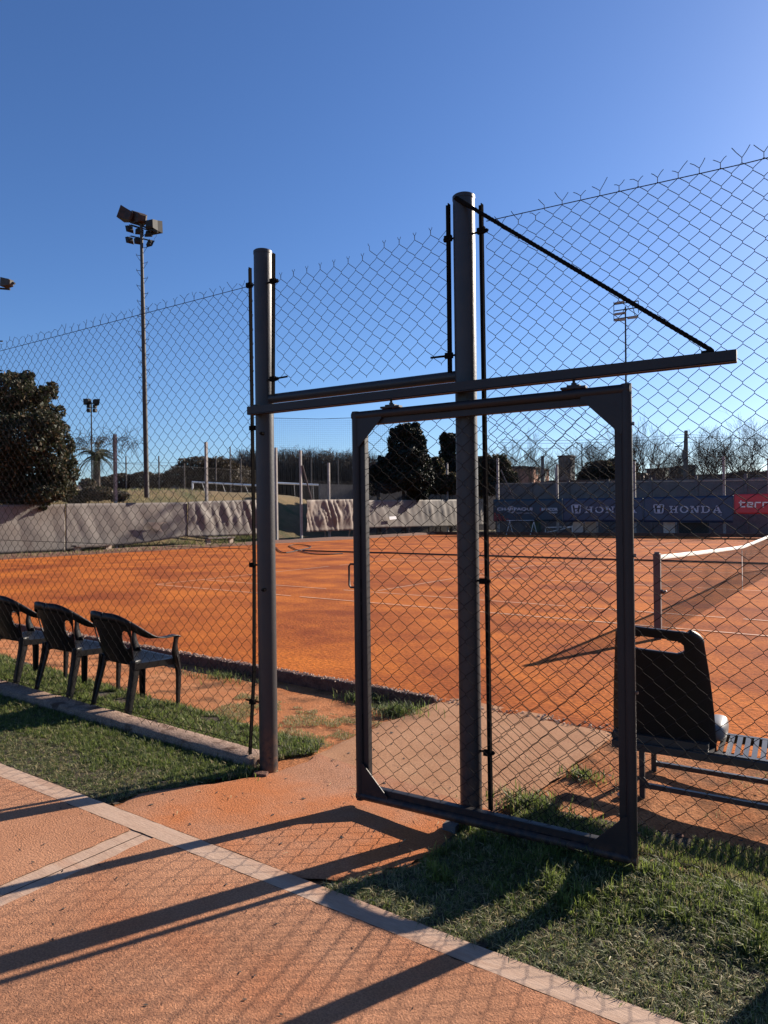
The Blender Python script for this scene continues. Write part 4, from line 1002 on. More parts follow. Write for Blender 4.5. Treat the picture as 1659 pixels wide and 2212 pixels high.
def word_honda(px0, px1, yt, yb, m, parent, c):
    st = []; n = 5; adv = 1/n
    for k, ch in enumerate('HONDA'):
        st += [[((x*.90+k)*adv, y) for x, y in s_] for s_ in LET[ch]]
    return glyph_mesh(st, px0, px1, yt, yb, m, parent, c, 'lettering')
def emblem(px0, px1, yt, yb, parent, c):
    fr_ = [rect(.12, .93, .88, 1), rect(.18, 0, .82, .07), [(.0, .9), (.09, .9), (.16, .1), (.08, .1)], [(.91, .9), (1, .9), (.92, .1), (.84, .1)], [(0, .9), (.12, 1), (.2, .95), (.09, .86)], [(1, .9), (.88, 1), (.8, .95), (.91, .86)], [(.08, .1), (.18, 0), (.24, .05), (.16, .14)], [(.92, .1), (.82, 0), (.76, .05), (.84, .14)]]
    body = [rect(.1, .08, .9, .92)]
    glyph_mesh([[(x, y) for x, y in s_] for s_ in body], px0, px1, yt, yb, MT['letter'], parent, c, 'emblem_plate')
    A_ = glyph_mesh(fr_, px0, px1, yt, yb, MT['letter'], parent, c, 'emblem_frame')
    h = [[(.12, .90), (.30, .90), (.36, .50), (.38, .10), (.24, .10), (.19, .5)], [(.88, .90), (.70, .90), (.64, .50), (.62, .10), (.76, .10), (.81, .5)], [(.36, .60), (.64, .60), (.62, .46), (.38, .46)]]
    o = glyph_mesh(h, px0, px1, yt, yb, MT['letterblack'], parent, c, 'emblem_letter'); o.location = tuple(-CB*.006)
def textmesh(s, px0, px1, yt, yb, m, parent, c, nm='lettering', bold=0):
    cu = bpy.data.curves.new('t', 'FONT'); cu.body = s; cu.offset = bold; cu.extrude = 0
    o = bpy.data.objects.new('t', cu); col.objects.link(o); bpy.context.view_layer.update()
    me = bpy.data.meshes.new_from_object(o.evaluated_get(bpy.context.evaluated_depsgraph_get())); bpy.data.objects.remove(o)
    co = np.array([v.co[:] for v in me.vertices]); mn, mx = co.min(0), co.max(0)
    A_ = on_banner(px0, yb); ex = on_banner(px1, yb)-A_; ey = on_banner(px0, yt)-A_
    for v in me.vertices:
        u, w_ = (v.co.x-mn[0])/(mx[0]-mn[0]), (v.co.y-mn[1])/(mx[1]-mn[1]); v.co = Vector(A_+ex*u+ey*w_-CB*.004-c)
    me.materials.append(m); return link(nm, me, parent)
bn1, c1 = banner(1066, 1215, (1079, 1077), (1126, 1126), MT['teal'], 'banner', 'dark teal banner with small white lettering and red stripes at its corner', 1)
textmesh('CHA  PAQUI', 1074, 1150, 1096.5, 1104, MT['letterdim'], bn1, c1, bold=.02)
glyph_mesh(arc(.5, .45, .5, .42, 200, 520, .07, .07, 16)+[seg(.3, .2, .42, .75, .09), seg(.42, .75, .52, .35, .09), seg(.52, .35, .64, .8, .09), seg(.64, .8, .74, .2, .09)], 1096, 1113, 1091, 1109, MT['letterdim'], bn1, c1, 'mountain_logo')
textmesh('FONDOS COMUNES DE INVERSION', 1116, 1150, 1107, 1109.5, MT['letterdim'], bn1, c1)
textmesh('BANCOR', 1170, 1205, 1097, 1103.5, MT['letterdim'], bn1, c1, bold=.03); textmesh('FONDOS', 1186, 1204, 1105.5, 1109, MT['letterdim'], bn1, c1, bold=.03)
glyph_mesh([rect(0, 0, 1, 1)], 1166.5, 1168.5, 1097, 1104, MT['pinkred'], bn1, c1, 'red_mark')
glyph_mesh([[(0, .95), (.10, 1), (.24, 0), (0, 0)], [(.18, .85), (.32, .8), (.48, 0), (.32, 0)], [(.42, .6), (.54, .52), (.72, 0), (.56, 0)], [(.66, .35), (.78, .25), (.95, 0), (.8, 0)]], 1067, 1106, 1107, 1125.5, MT['pinkred'], bn1, c1, 'red_stripes')
bn2, c2 = banner(1216, 1389, (1077, 1075), (1127, 1127), MT['navy'], 'banner', 'navy car maker banner partly hidden behind the right gate stile', 2)
emblem(1234, 1256, 1090, 1109, bn2, c2); word_honda(1262, 1378, 1094.5, 1108, MT['letter'], bn2, c2)
bn3, c3 = banner(1391, 1584, (1074, 1070), (1128, 1129), MT['navy'], 'banner', 'navy car maker banner fully visible right of the gate beside the red one', 3)
emblem(1411, 1435, 1089.5, 1109, bn3, c3); word_honda(1445, 1562, 1093, 1108, MT['letter'], bn3, c3)
textmesh('Z', 1556, 1559, 1111, 1114, MT['letter'], bn3, c3)
bn4, c4 = banner(1586, 1800, (1068, 1062), (1110, 1112), MT['red'], 'banner', 'bright red banner with pale rounded lettering at the right edge', 4)
def hq(x, y, x2, y2): return rect(min(x, x2), min(y, y2), max(x, x2), max(y, y2))
terra = []
def addl(k, ss): terra.extend([[(k+x*.88, y) for x, y in s_] for s_ in ss])
t_ = .20
addl(0, [rect(.2, 0, .2+t_, 1.15), rect(0, .70, .95, .70+t_), rect(.2, 0, .95, t_)])
addl(1, [rect(.05, 0, .05+t_, .9), rect(.05, .70, .98, .70+t_), rect(.78, .35, .98, .9), rect(.05, .35, .98, .35+t_*.9), rect(.05, 0, .98, t_)])
addl(2, [rect(.05, 0, .05+t_, .9), rect(.05, .70, .98, .70+t_)])
addl(3, [rect(.05, 0, .05+t_, .9), rect(.05, .70, .98, .70+t_)])
addl(4, [rect(.05, .70, .98, .70+t_), rect(.78, 0, .98, .9), rect(.05, 0, .98, t_), rect(.05, 0, .25, .52), rect(.05, .36, .98, .36+t_*.8)])
terra = [[(x/5, y) for x, y in s_] for s_ in terra]
glyph_mesh(terra, 1596, 1681, 1083, 1096, MT['letterpale'], bn4, c4, 'lettering')
# stone block wall behind
BW = 43.5
pL, pR = BPL(1075, 1045, BW), BPL(1800, 1030, BW); aL, aR = aof(pL), aof(pR); zL = pL[2]; zR = BPL(1650, 1040, BW)[2]
bw = empty('block_wall', 'long grey block boundary wall behind the banners', 'wall', CP(aL, BW)); bo = CP(aL, BW); mb = MB(); hgt = zL
mb.bar(CP(aL, BW, zL/2-.1)-bo, CP(aR, BW, zR/2-.1)-bo, .25, zL+.1); mb.build('wall', MT['block'], bw)
mb = MB()
for k in range(int((aL-aR)/3.2)):
    a_ = aL-k*3.2; mb.bar(CP(a_, BW-.15, -.1)-bo, CP(a_, BW-.15, zL)-bo, .2, .12, CB)
for z in np.arange(.4, zL, .4): mb.bar(CP(aL, BW-.126, z)-bo, CP(aR, BW-.126, z)-bo, .012, .025)
mb.build('pilasters', MT['block'], bw)
MB().bar(CP(aL, BW, zL)-bo, CP(aR, BW, zR)-bo, .34, .08).build('coping', MT['plaster'], bw)
# grey low wall beyond the opening (left centre)
mb = MB(); p = AT(690, 1048, ZP(690)+10); q = AT(1075, 1048, ZP(1000)+8); mb.bar((p[0], p[1], 1.9), (q[0], q[1], 1.9), .25, 4.4)
tag(mb.build('boundary_wall', MT['block']), 'plain grey wall beyond the end fence behind the dark conifers', 'wall')
mb = MB(); p = AT(150, 1070, 92); q = AT(700, 1060, 92); mb.bar((p[0], p[1], 3.85), (q[0], q[1], 3.85), .25, 3.9)
tag(mb.build('boundary_wall', MT['block']), 'low grey wall at the back of the football field', 'wall')

# clutter under the banners
def rack(px0, px1, yt, yb, label):
    p, q = BPL(px0, yb, BB-.9), BPL(px1, yb, BB-.9); r_ = BPL(px0, yt, BB-.9); h = r_[2]; t = empty('folding_rack', label, 'rack', (p[0], p[1], 0)); o_ = np.array([p[0], p[1], 0])
    p[2] = q[2] = 0; d_ = (q-p)/np.linalg.norm(q-p); mb = MB()
    for s_ in (0, 1):
        mb = MB(); e = p+(q-p)*s_; mb.tube([e-d_*.15-CB*.2-o_, e+CB*.15+[0, 0, h]-o_], .018, 5); mb.tube([e+d_*.15+CB*.3-o_, e+CB*.05+[0, 0, h]-o_], .018, 5); mb.build('leg', MT['whitemetal'], t)
    mb = MB()
    for k in range(6): mb.tube([p+[0, 0, h]-CB*k*.1-o_, q+[0, 0, h]-CB*k*.1-o_], .012, 4)
    mb.build('rails', MT['whitemetal'], t)
rack(1100, 1152, 1124, 1136, 'white folding metal rack under the teal banner')
def crate(px0, px1, yt, yb, m, label, cat='box'):
    p, q = BPL(px0, yb, BF+.8), BPL(px1, yb, BF+.8); h = BPL(px0, yt, BF+.8)[2]; p[2] = q[2] = h/2
    mb = MB().bar(p, q, .5, h); o = mb.build('storage_box', m, None, bevel=.02); return tag(o, label, cat)
crate(1240, 1262, 1126, 1139, MT['whitewash'], 'pale box under the banner left of the gate stile')
crate(1266, 1290, 1127, 1140, MT['plaster'], 'cream box under the partly hidden navy banner')
crate(1148, 1166, 1125, 1138, mat('greenbin', (.03, .07, .045), rough=.6), 'small green box under the teal banner')
crate(1435, 1460, 1128, 1139, MT['whitewash'], 'whitish box under the fully visible navy banner')
crate(1468, 1530, 1129, 1140, MT['farmetal'], 'long dark box under the fully visible navy banner')
rackb = MB(); p, q = BPL(1178, 1137, BF+.6), BPL(1236, 1132, BF+.6); p[2] = .1; q[2] = .55; rackb.tube([p, q], .03, 5); rackb.tube([p+[0, 0, .4], q], .03, 5); rackb.tube([p, p+[0, 0, .5]], .03, 5); rackb.tube([q-[0, 0, .5], q+[0, 0, .1]], .03, 5)
tag(rackb.build('metal_frame', MT['whitemetal']), 'pale tubular frame lying under the banners', 'frame')

# ------------------------------------------------------------------ vegetation builders
def leaves(clumps, n, size, flat=.0):
    """leaf quads scattered near the surface of lumpy ellipsoids"""
    C_ = np.array([c[:3] for c in clumps]); R_ = np.array([c[3:6] for c in clumps]); wts = (R_[:, 0]*R_[:, 1]+R_[:, 0]*R_[:, 2]); wts /= wts.sum()
    i = rng.choice(len(clumps), n, p=wts); d = rng.normal(size=(n, 3)); d /= np.linalg.norm(d, axis=1, keepdims=True)
    rad = np.clip(1-np.abs(rng.normal(0, .22, n)), .25, 1.12)
    lump = 1+.20*np.sin(d[:, 0]*7+i)*np.sin(d[:, 1]*6+i*2)*np.cos(d[:, 2]*5+i)
    P = C_[i]+d*R_[i]*(rad*lump)[:, None]
    a = rng.normal(size=(n, 3)); a /= np.linalg.norm(a, axis=1, keepdims=True); b = np.cross(a, rng.normal(size=(n, 3))); b /= np.linalg.norm(b, axis=1, keepdims=True)
    s_ = (size*rng.uniform(.6, 1.4, n))[:, None]
    V = np.stack([P-a*s_*.7, P+b*s_*.35, P+a*s_*.7, P-b*s_*.35], 1).reshape(-1, 3); k = np.arange(n)*4
    return V, np.stack([k, k+1, k+2, k+3], 1), (C_[i], d)
def foliage(name, clumps, n, size, mats, wts, parent, org):
    cl = [(c[0]-org[0], c[1]-org[1], c[2]-org[2])+tuple(c[3:6]) for c in clumps]
    V, F, _ = leaves(cl, n, size); mi = rng.choice(len(wts), n, p=np.array(wts)/sum(wts))
    return npmesh(name, V, F, mats, mi, parent)
def branchy(mb, p, d, L, r, depth, spread=.5, up=.1, nsub=3, seg_=3, rr=random, twist=.25, mn=.006):
    pts = [p]; dd = d
    for k in range(seg_):
        dd = dd+Vector((rr.gauss(0, twist), rr.gauss(0, twist), rr.gauss(0, twist*.6)+up*.5)); dd.normalize(); pts.append(pts[-1]+dd*(L/seg_))
    rs = [max(mn, r*(1-.45*i/seg_)) for i in range(seg_+1)]
    mb.tube([tuple(x) for x in pts], rs, 5 if r > .05 else 3, cap=False)
    if depth <= 0: return
    for s in range(nsub+(rr.random() < .5)):
        t = rr.uniform(.35, 1) if s else 1.0; k = min(int(t*seg_), seg_-1); q = pts[k].lerp(pts[k+1], t*seg_-k) if t < 1 else pts[-1]
        ax = Vector((rr.gauss(0, 1), rr.gauss(0, 1), rr.gauss(0, .6))).normalized(); nd = (dd+ax*spread*(1.3 if t < 1 else .7)+Vector((0, 0, up))).normalized()
        branchy(mb, q, nd, L*rr.uniform(.58, .8), r*.58, depth-1, spread, up, nsub, seg_, rr, twist, mn)
def baretree(px, ybase, ytop, Z, label, depth=5, seed=1, spread=.55, r=.22, group='bare winter trees behind the block wall', zb=0, mn=.012):
    rr = random.Random(seed); P = AT(px, ybase, Z); T_ = AT(px, ytop, Z); H_ = T_[2]-zb
    t = empty('bare_tree', label, 'tree', (P[0], P[1], zb), group=group)
    mb = MB(); trunk = H_*.22; mb.tube([(0, 0, 0), (rr.gauss(0, .1), rr.gauss(0, .1), trunk)], [r, r*.8], 7, cap=False); mb.build('trunk', MT['bark'], t)
    mb = MB()
    for k in range(5):
        a = k*1.256+rr.uniform(-.4, .4); el = rr.uniform(.5, 1.4) if k else 1.5
        branchy(mb, Vector((0, 0, trunk*rr.uniform(.75, 1))), Vector((math.cos(a)*math.cos(el), math.sin(a)*math.cos(el), math.sin(el))), H_*.31, r*.5, depth, spread, .14, 3, 3, rr, .13, mn)
    # scale crown to the measured height
    V = np.array(mb.v); zmax = np.percentile(V[:, 2], 99.5); f = (H_-trunk)/(zmax-trunk); V[:, 2] = trunk+(V[:, 2]-trunk)*f; V[:, :2] *= min(1.25, f*1.0)
    mb.v = [tuple(v) for v in V]; mb.build('crown', MT['twig'], t); return t
def wp_(px, py, Z): return AT(px, py, Z)

# ---- big dark tree at the far left, leaning over the tarpaulin
def treeclumps(items, Z, dz=1.0):
    out = []
    for (px, py, rx, ry) in items:
        P = AT(px, py, Z+random.uniform(-.5, .5)*dz); s_ = Z/FOC; out.append((P[0], P[1], P[2], rx*s_, rx*s_*.9, ry*s_))
    return out
ZT_ = ZP(60)+.9; P = AT(40, 1100, ZT_); bt = empty('broadleaf_tree', 'big dense dark tree at the far left overhanging the tarpaulin', 'tree', (P[0], P[1], 0)); o_ = np.array([P[0], P[1], 0])
its = [(20, 850, 58, 42), (60, 880, 55, 45), (-30, 890, 70, 60), (95, 925, 42, 38), (40, 950, 75, 60), (110, 985, 38, 48), (-20, 990, 80, 70), (70, 1020, 70, 50), (120, 1040, 32, 38), (130, 930, 22, 22), (20, 1060, 60, 32), (90, 1068, 40, 22), (-60, 1050, 60, 40), (48, 825, 26, 20), (85, 855, 22, 18), (60, 1088, 34, 14), (142, 965, 20, 26), (150, 1012, 20, 30), (140, 1055, 30, 24), (105, 850, 18, 14), (128, 890, 14, 14), (28, 815, 16, 12)]
its += [(x+random.uniform(-1, 1)*rx, y+random.uniform(-1, 1)*ry, rx*.26, ry*.3) for (x, y, rx, ry) in its for _ in range(5)]
cl = treeclumps(its, ZT_, 2.4)
foliage('crown', cl, 75000, .105, [MT['leafA'], MT['leafB'], MT['leafC']], (5, 4, 2), bt, o_)
mb = MB(); mb.tube([(0, 0, 0), (.2, .1, 2), (.1, 0, 4)], [.3, .24, .15], 8)
for k in range(7): branchy(mb, Vector((.1, 0, 2+k*.3)), Vector((math.cos(k*2.2), math.sin(k*2.2), .9)), 1.5, .09, 1, .6)
mb.build('trunk', MT['bark'], bt)
# flowering shrubs right under it
def shrub(name, items, Z, n, size, mats, wts, label, group=None, dz=1, cat='shrub'):
    P = AT(items[0][0], 1100, Z); zb = 0; t = empty(name, label, cat, (P[0], P[1], zb), group=group); o_ = np.array([P[0], P[1], zb])
    cl = treeclumps(items, Z, dz); foliage('foliage', cl, n, size, mats, wts, t, o_)
    mb = MB(); 
    for c in cl[:5]: mb.tube([(c[0]-P[0], c[1]-P[1], 0), (c[0]-P[0]+.1, c[1]-P[1], c[2])], [.05, .02], 5)
    mb.build('stems', MT['bark'], t); return t
shrub('shrub', [(210, 1066, 34, 16), (255, 1072, 26, 12), (165, 1075, 30, 14), (190, 1045, 18, 12)], ZP(210)+1.8, 9000, .09, [MT['leafA'], MT['leafC'], MT['flower']], (5, 3, 1.2), 'dark shrub with pale blooms right of the big tree')
shrub('shrub', [(5, 1060, 34, 26), (-20, 1040, 30, 24), (30, 1078, 26, 12)], ZP(10)+1.2, 5000, .08, [MT['leafB'], MT['leafC'], MT['flower']], (4, 3, 2), 'greyish flowering shrub at the left photo edge')
# palm
P = AT(208, 1060, 58); pm_ = empty('palm_tree', 'palm tree with drooping fronds behind the big dark tree', 'palm', (P[0], P[1], 0)); zt3 = AT(208, 985, 58)[2]
MB().tube([(0, 0, 0), (.1, 0, zt3)], [.35, .28], 9).build('trunk', MT['bark'], pm_)
mb = MB()
for k in range(46):
    a = random.uniform(0, 6.28); el = random.uniform(-.5, 1.2); L = random.uniform(1.7, 2.7); p0 = Vector((0, 0, zt3)); d = Vector((math.cos(a)*math.cos(el), math.sin(a)*math.cos(el), math.sin(el))); pts = [p0]
    for s_ in range(7): pts.append(pts[-1]+d*(L/7)); d = (d+Vector((0, 0, -.20))).normalized()
    side = Vector((-math.sin(a), math.cos(a), 0))
    for s_ in range(1, 8):
        for u in range(3):
            c = pts[s_-1].lerp(pts[s_], u/3) if s_ else pts[0]
            for sg in (-1, 1):
                tip = c+side*sg*.42*(1-.08*s_)+(pts[s_]-pts[s_-1]).normalized()*.22+Vector((0, 0, -.16)); mb.add([tuple(c), tuple(c+Vector((0, 0, .05))), tuple(tip)], [(0, 1, 2)])
mb.build('fronds', MT['leafB'], pm_)
# small pale house behind
P = AT(178, 1060, 75); hh = empty('small_house', 'small pale house half hidden by the palm tree', 'house', (P[0], P[1], 2)); k_ = Matrix.Rotation(.5, 3, 'Z')
MB().box((0, 0, 1.0), (3.6, 3, 2.6), k_).build('wall', MT['whitewash'], hh); MB().prism([tuple(k_ @ Vector(v)) for v in ((-2, -1.7, 2.3), (2, -1.7, 2.3), (2, 0, 3.1), (-2, 0, 3.1))], (0, 0, .1)).build('roof', MT['darkroof'], hh)
MB().box(tuple(k_ @ Vector((-.8, -1.52, 1.2))), (.8, .06, 1), k_).build('window', MT['window'], hh)

# dark conifers in the centre
def conifer(px, its, Z, n, label):
    P = AT(px, 1100, Z); t = empty('conifer_tree', label, 'tree', (P[0], P[1], 0)); o_ = np.array([P[0], P[1], 0])
    ex = [(x+random.uniform(-.9, .9)*rx, y+random.uniform(-.9, .9)*ry, rx*.30, ry*.34) for (x, y, rx, ry) in its for _ in range(5)]
    foliage('crown', treeclumps(list(its)+ex, Z, 1.3), n, .15, [MT['conA'], MT['conB']], (4, 2), t, o_)
    MB().tube([(0, 0, 0), (0, 0, 3.5)], [.22, .12], 8).build('trunk', MT['bark'], t); return t
conifer(872, [(880, 934, 30, 20), (862, 958, 26, 28), (902, 960, 20, 28), (880, 992, 48, 34), (875, 1030, 52, 30), (832, 1022, 24, 30), (838, 1048, 28, 18), (902, 1052, 26, 24), (892, 1076, 15, 14), (926, 1030, 12, 20)], ZP(872)+1.3, 60000, 'tallest dark conifer seen through the gate, drooping over the tarpaulin')
conifer(818, [(816, 1030, 18, 30), (806, 1050, 16, 20), (828, 1005, 14, 18)], ZP(820)+3.5, 12000, 'lower dark conifer at the left inside edge of the gate')
conifer(970, [(972, 955, 22, 20), (968, 985, 20, 24), (985, 1020, 20, 26), (1010, 1000, 14, 20)], ZP(970)+3.5, 22000, 'dark conifer directly behind the right gate post')
shrub('hedge', [(940, 1018, 22, 32), (950, 1048, 26, 20), (925, 1050, 22, 18), (975, 1045, 26, 24), (800, 1045, 20, 20)], ZP(940)+2.6, 26000, .15, [MT['leafC'], MT['leafB'], MT['leafA']], (3, 4, 3), 'brownish hedge between the two dark conifers', dz=1)
shrub('hedge', [(1010, 1030, 32, 34), (1050, 1012, 26, 30), (1078, 1012, 26, 30), (1100, 1040, 20, 24), (1070, 1050, 30, 20), (1040, 1045, 30, 28)], ZP(1000)+5, 42000, .15, [MT['leafC'], MT['leafB'], MT['leafA']], (3, 4, 3), 'brownish leafy hedge right of the dark conifers', dz=2)
# brown rounded hedges and bare thicket on the left horizon
shrub('hedge', [(430, 1012, 52, 26), (475, 1018, 50, 30), (390, 1030, 42, 22), (515, 1030, 36, 26), (455, 1038, 90, 20)], 78, 34000, .17, [MT['hedgeA'], MT['hedgeB']], (3, 3), 'large rounded brown hedge on the horizon left of the gate post', dz=3)
shrub('hedge', [(262, 1040, 34, 18), (310, 1036, 34, 18), (350, 1040, 30, 18), (230, 1045, 26, 16)], 84, 14000, .17, [MT['hedgeA'], MT['hedgeB']], (3, 3), 'low brown hedge behind the tall floodlight mast', dz=3)
mb = MB()
for i in range(5200):
    u = random.random(); px = lerp(478, 815, u); zf_ = random.uniform(86, 97); top = 972+10*nz(px, 0, .02)+ (18 if px < 520 else 0)+max(0, px-720)*.14
    b = AT(px, 1062, zf_); y_ = random.uniform(top, 1040); T_ = AT(px+random.gauss(0, 9), y_, zf_); r_ = random.uniform(.018, .04)
    m0 = (b+T_)/2+np.array([random.gauss(0, .4), random.gauss(0, .4), 0]); b[2] = 1.5; mb.tube([b, m0, T_], [r_*1.7, r_, r_*.5], 3, cap=False)
    for _ in range(5):
        s0 = m0+(T_-m0)*random.random(); mb.tube([s0, s0+np.array([random.gauss(0, .55), random.gauss(0, .55), random.uniform(.1, .9)])], [r_*.6, .010], 3, cap=False)
tag(mb.build('bare_thicket', MT['twig']), 'far off leafless thicket along the horizon beyond the football field', 'thicket', kind='stuff')
shrub('hedge', [(560, 1040, 50, 16), (640, 1038, 60, 18), (720, 1035, 60, 18), (790, 1035, 40, 18)], 99, 22000, .2, [MT['hedgeA'], MT['hedgeB']], (3, 3), 'dark brown undergrowth below the leafless thicket', dz=3)
# dead vine tangled on the end fence wire
P = APL(230, 945, AF); mb = MB()
for k in range(170):
    px = random.uniform(150, 305); p0 = APL(px, 948+random.gauss(0, 5)+(8 if px > 280 else 0), AF+.05); L = random.uniform(.3, 1.1)
    pts = [p0]; d = np.array([random.gauss(0, 1), random.gauss(0, .3), random.gauss(-.3, .8)])
    for _ in range(6): d = d+np.array([random.gauss(0, .8), random.gauss(0, .25), random.gauss(-.15, .6)]); pts.append(pts[-1]+d/np.linalg.norm(d)*L/6)
    mb.tube(pts, .009, 3, cap=False)
for px in range(298, 318): pass
tag(mb.build('dead_vine', MT['twig']), 'dry leafless vine tangled on the top wire of the end fence', 'vine')

# ------------------------------------------------------------------ floodlight masts
def lampbox(mb, c, ax, up, s_, deep=1.0, vis=True):
    """hooded floodlight: box body with a flared open front, aimed along ax"""
    ax = np.array(ax, float); ax /= np.linalg.norm(ax); up = np.array(up, float); up = up-ax*(up@ax); up /= np.linalg.norm(up); sd = np.cross(ax, up); c = np.array(c)
    def ring(t, w_, h): return [c+ax*t*s_+sd*x*w_*s_+up*z*h*s_ for x, z in ((-1, -1), (1, -1), (1, 1), (-1, 1))]
    rings = [ring(-.55*deep, .22, .22), ring(-.45*deep, .36, .34), ring(.1*deep, .42, .42), ring(.55*deep, .55, .50)]
    b = [v for r in rings for v in r]; F = [(3, 2, 1, 0)]+[(i*4+k, i*4+(k+1) % 4, (i+1)*4+(k+1) % 4, (i+1)*4+k) for i in range(3) for k in range(4)]
    mb.add(b, F); r2 = ring(.30*deep, .42, .40); mb.add(r2, [(0, 1, 2, 3)])
    return mb
def proj_cam(P): v = np.array(P)-CAM; return CX+FOC*(v@cR)/(v@cF), CY-FOC*(v@cU)/(v@cF)
def in_cam(dx, dy, dz): return cR*dx+cF*dy+np.array([0, 0, dz])          # right, away, up
Zm = 34.0; base = AT(317, 1068, Zm); topP = AT(305, 482, Zm)
hm = empty('floodlight_mast', 'tallest floodlight mast with climbing rungs rising above the left fence', 'floodlight', (base[0], base[1], base[2])); mo = base.copy()
def mpt(y): t = (1068-y)/(1068-482); return base+(topP-base)*t
ys_ = [1075, 1000, 860, 800, 655, 600, 482]; rs_ = [.125, .12, .115, .105, .10, .082, .075]
MB().tube([mpt(y)-mo for y in ys_], rs_, 12).build('pole', MT['galv'], hm, smooth=True)
mb = MB()
for i, y in enumerate(np.arange(536, 880, 16.5)):
    p = mpt(y)-mo; s_ = -1 if i % 2 else 1; e = p+in_cam(s_*.27, -.02, .03); mb.tube([p, e], .013, 4); mb.tube([e, p+in_cam(s_*.05, 0, -.30)], .010, 4); mb.tube([e, e+np.array([0, 0, .07])], .013, 4)
mb.build('rungs', MT['farmetal'], hm)
mb = MB(); S = Zm/FOC
def mp2(px, py, dz=0): return AT(px, py, Zm+dz)-mo
mb.tube([mp2(268, 474, .3), mp2(306, 488), mp2(341, 501, -.3)], .045, 5); mb.tube([mp2(279, 486, .2), mp2(306, 494)], .03, 5)
mb.tube([mp2(283, 486, .3), mp2(326, 499, -.2)], .035, 5); mb.tube([mp2(283, 510, .3), mp2(326, 520, -.2)], .035, 5); mb.tube([mp2(322, 500), mp2(306, 512)], .02, 4)
mb.build('cross_arms', MT['farmetal'], hm)
for (px, py, aim, up_, s_, m_) in ((277, 466, in_cam(-1, .2, .42), (0, 0, 1), .62, 'rust'), (303, 472, in_cam(-.62, .7, .28), (0, 0, 1), .62, 'rust'), (330, 488, in_cam(.35, .95, .05), (0, 0, 1), .60, 'farmetal')):
    mb = MB(); lampbox(mb, mp2(px, py), aim, up_, s_); mb.tube([mp2(px+3, py+2), mp2(px+3, py+14)], .02, 4); mb.build('lamp_head', MT[m_], hm)
for (px, py, rot) in ((281, 494, -1.05), (301, 499, -.25), (321, 504, .0), (281, 518, -.85), (299, 520, -.5), (323, 525, .5)):
    mb = MB(); ax = in_cam(math.sin(rot)*.9, .8, -.45); lampbox(mb, mp2(px, py), ax, (0, 0, 1), .36, .35); mb.tube([mp2(px, py-9), mp2(px, py)], .018, 4); mb.build('lamp_panel', MT['farmetal'], hm)
mb = MB().tube([mp2(*p) for p in ((275, 476), (286, 462), (292, 478), (300, 482), (312, 476), (331, 480), (336, 492))], .012, 4); mb.tube([mp2(*p) for p in ((338, 505), (338, 510), (333, 516), (334, 524))], .008, 4); mb.build('cable', MT['galv'], hm)
# smaller masts
def mast(px, yb, yt, Z, heads, label, r=.09, arms=(), hs=.5):
    b = AT(px, yb, Z); t = AT(px-2, yt, Z); zb = 0; e = empty('floodlight_mast', label, 'floodlight', (b[0], b[1], zb)); o_ = np.array([b[0], b[1], zb])
    MB().tube([np.array([0, 0, 0]), t-o_], [r*1.3, r*.7], 8).build('pole', MT['farmetal'], e, smooth=True)
    mb = MB()
    for (xa, xb, y) in arms: mb.tube([AT(xa, y, Z)-o_, AT(xb, y, Z)-o_], .04, 5)
    mb.build('cross_arms', MT['farmetal'], e)
    for (x, y, s_, rr_) in heads:
        mb = MB(); lampbox(mb, AT(x, y, Z)-o_, in_cam(math.sin(rr_), math.cos(rr_), -.15), (0, 0, 1), s_, .8); mb.build('lamp_head', MT['farmetal'], e)
    return e
mast(199, 1060, 868, 62, [(190, 867, .56, -.9), (207, 868, .56, .9), (191, 877, .32, 0), (204, 877, .32, 0), (191, 886, .34, 0), (204, 886, .34, 0)], 'short floodlight mast with two large and four small lamps near the left tree', .07, [(185, 212, 872), (187, 208, 881)])
rm = mast(1353, 1050, 662, 58, [], 'floodlight mast with flat lamp frames seen through the right fence', .085, [])
ro = np.array(rm.location[:]); mb = MB()
fr_ = lambda a_, b_, r=.03: mb.tube([AT(*a_, 58)-ro, AT(*b_, 58)-ro], r, 4)
fr_((1326, 658), (1379, 650), .05); fr_((1326, 672), (1379, 664), .05); fr_((1326, 652), (1326, 694)); fr_((1379, 650), (1379, 676)); fr_((1326, 690), (1379, 682), .055); fr_((1364, 652), (1372, 682)); fr_((1345, 675), (1352, 662))
mb.build('lamp_frame', MT['farmetal'], rm)
for (a_, b_) in (((1328, 656), (1348, 652)), ((1328, 679), (1350, 676)), ((1356, 687), (1376, 685)), ((1328, 692), (1350, 690)), ((1364, 654), (1372, 653))):
    mb = MB().bar(AT(*a_, 58)-ro, AT(*b_, 58)-ro, .22, .16); mb.build('lamp_panel', MT['plaster'], rm)
mb = MB()
for i, y in enumerate(range(705, 820, 10)):
    s_ = -1 if i % 2 else 1; p = AT(1353, y, 58)-ro; e = p+in_cam(s_*.35, 0, .02); mb.tube([p, e, p+in_cam(0, 0, -.35)], .014, 3)
mb.build('rungs', MT['farmetal'], rm)
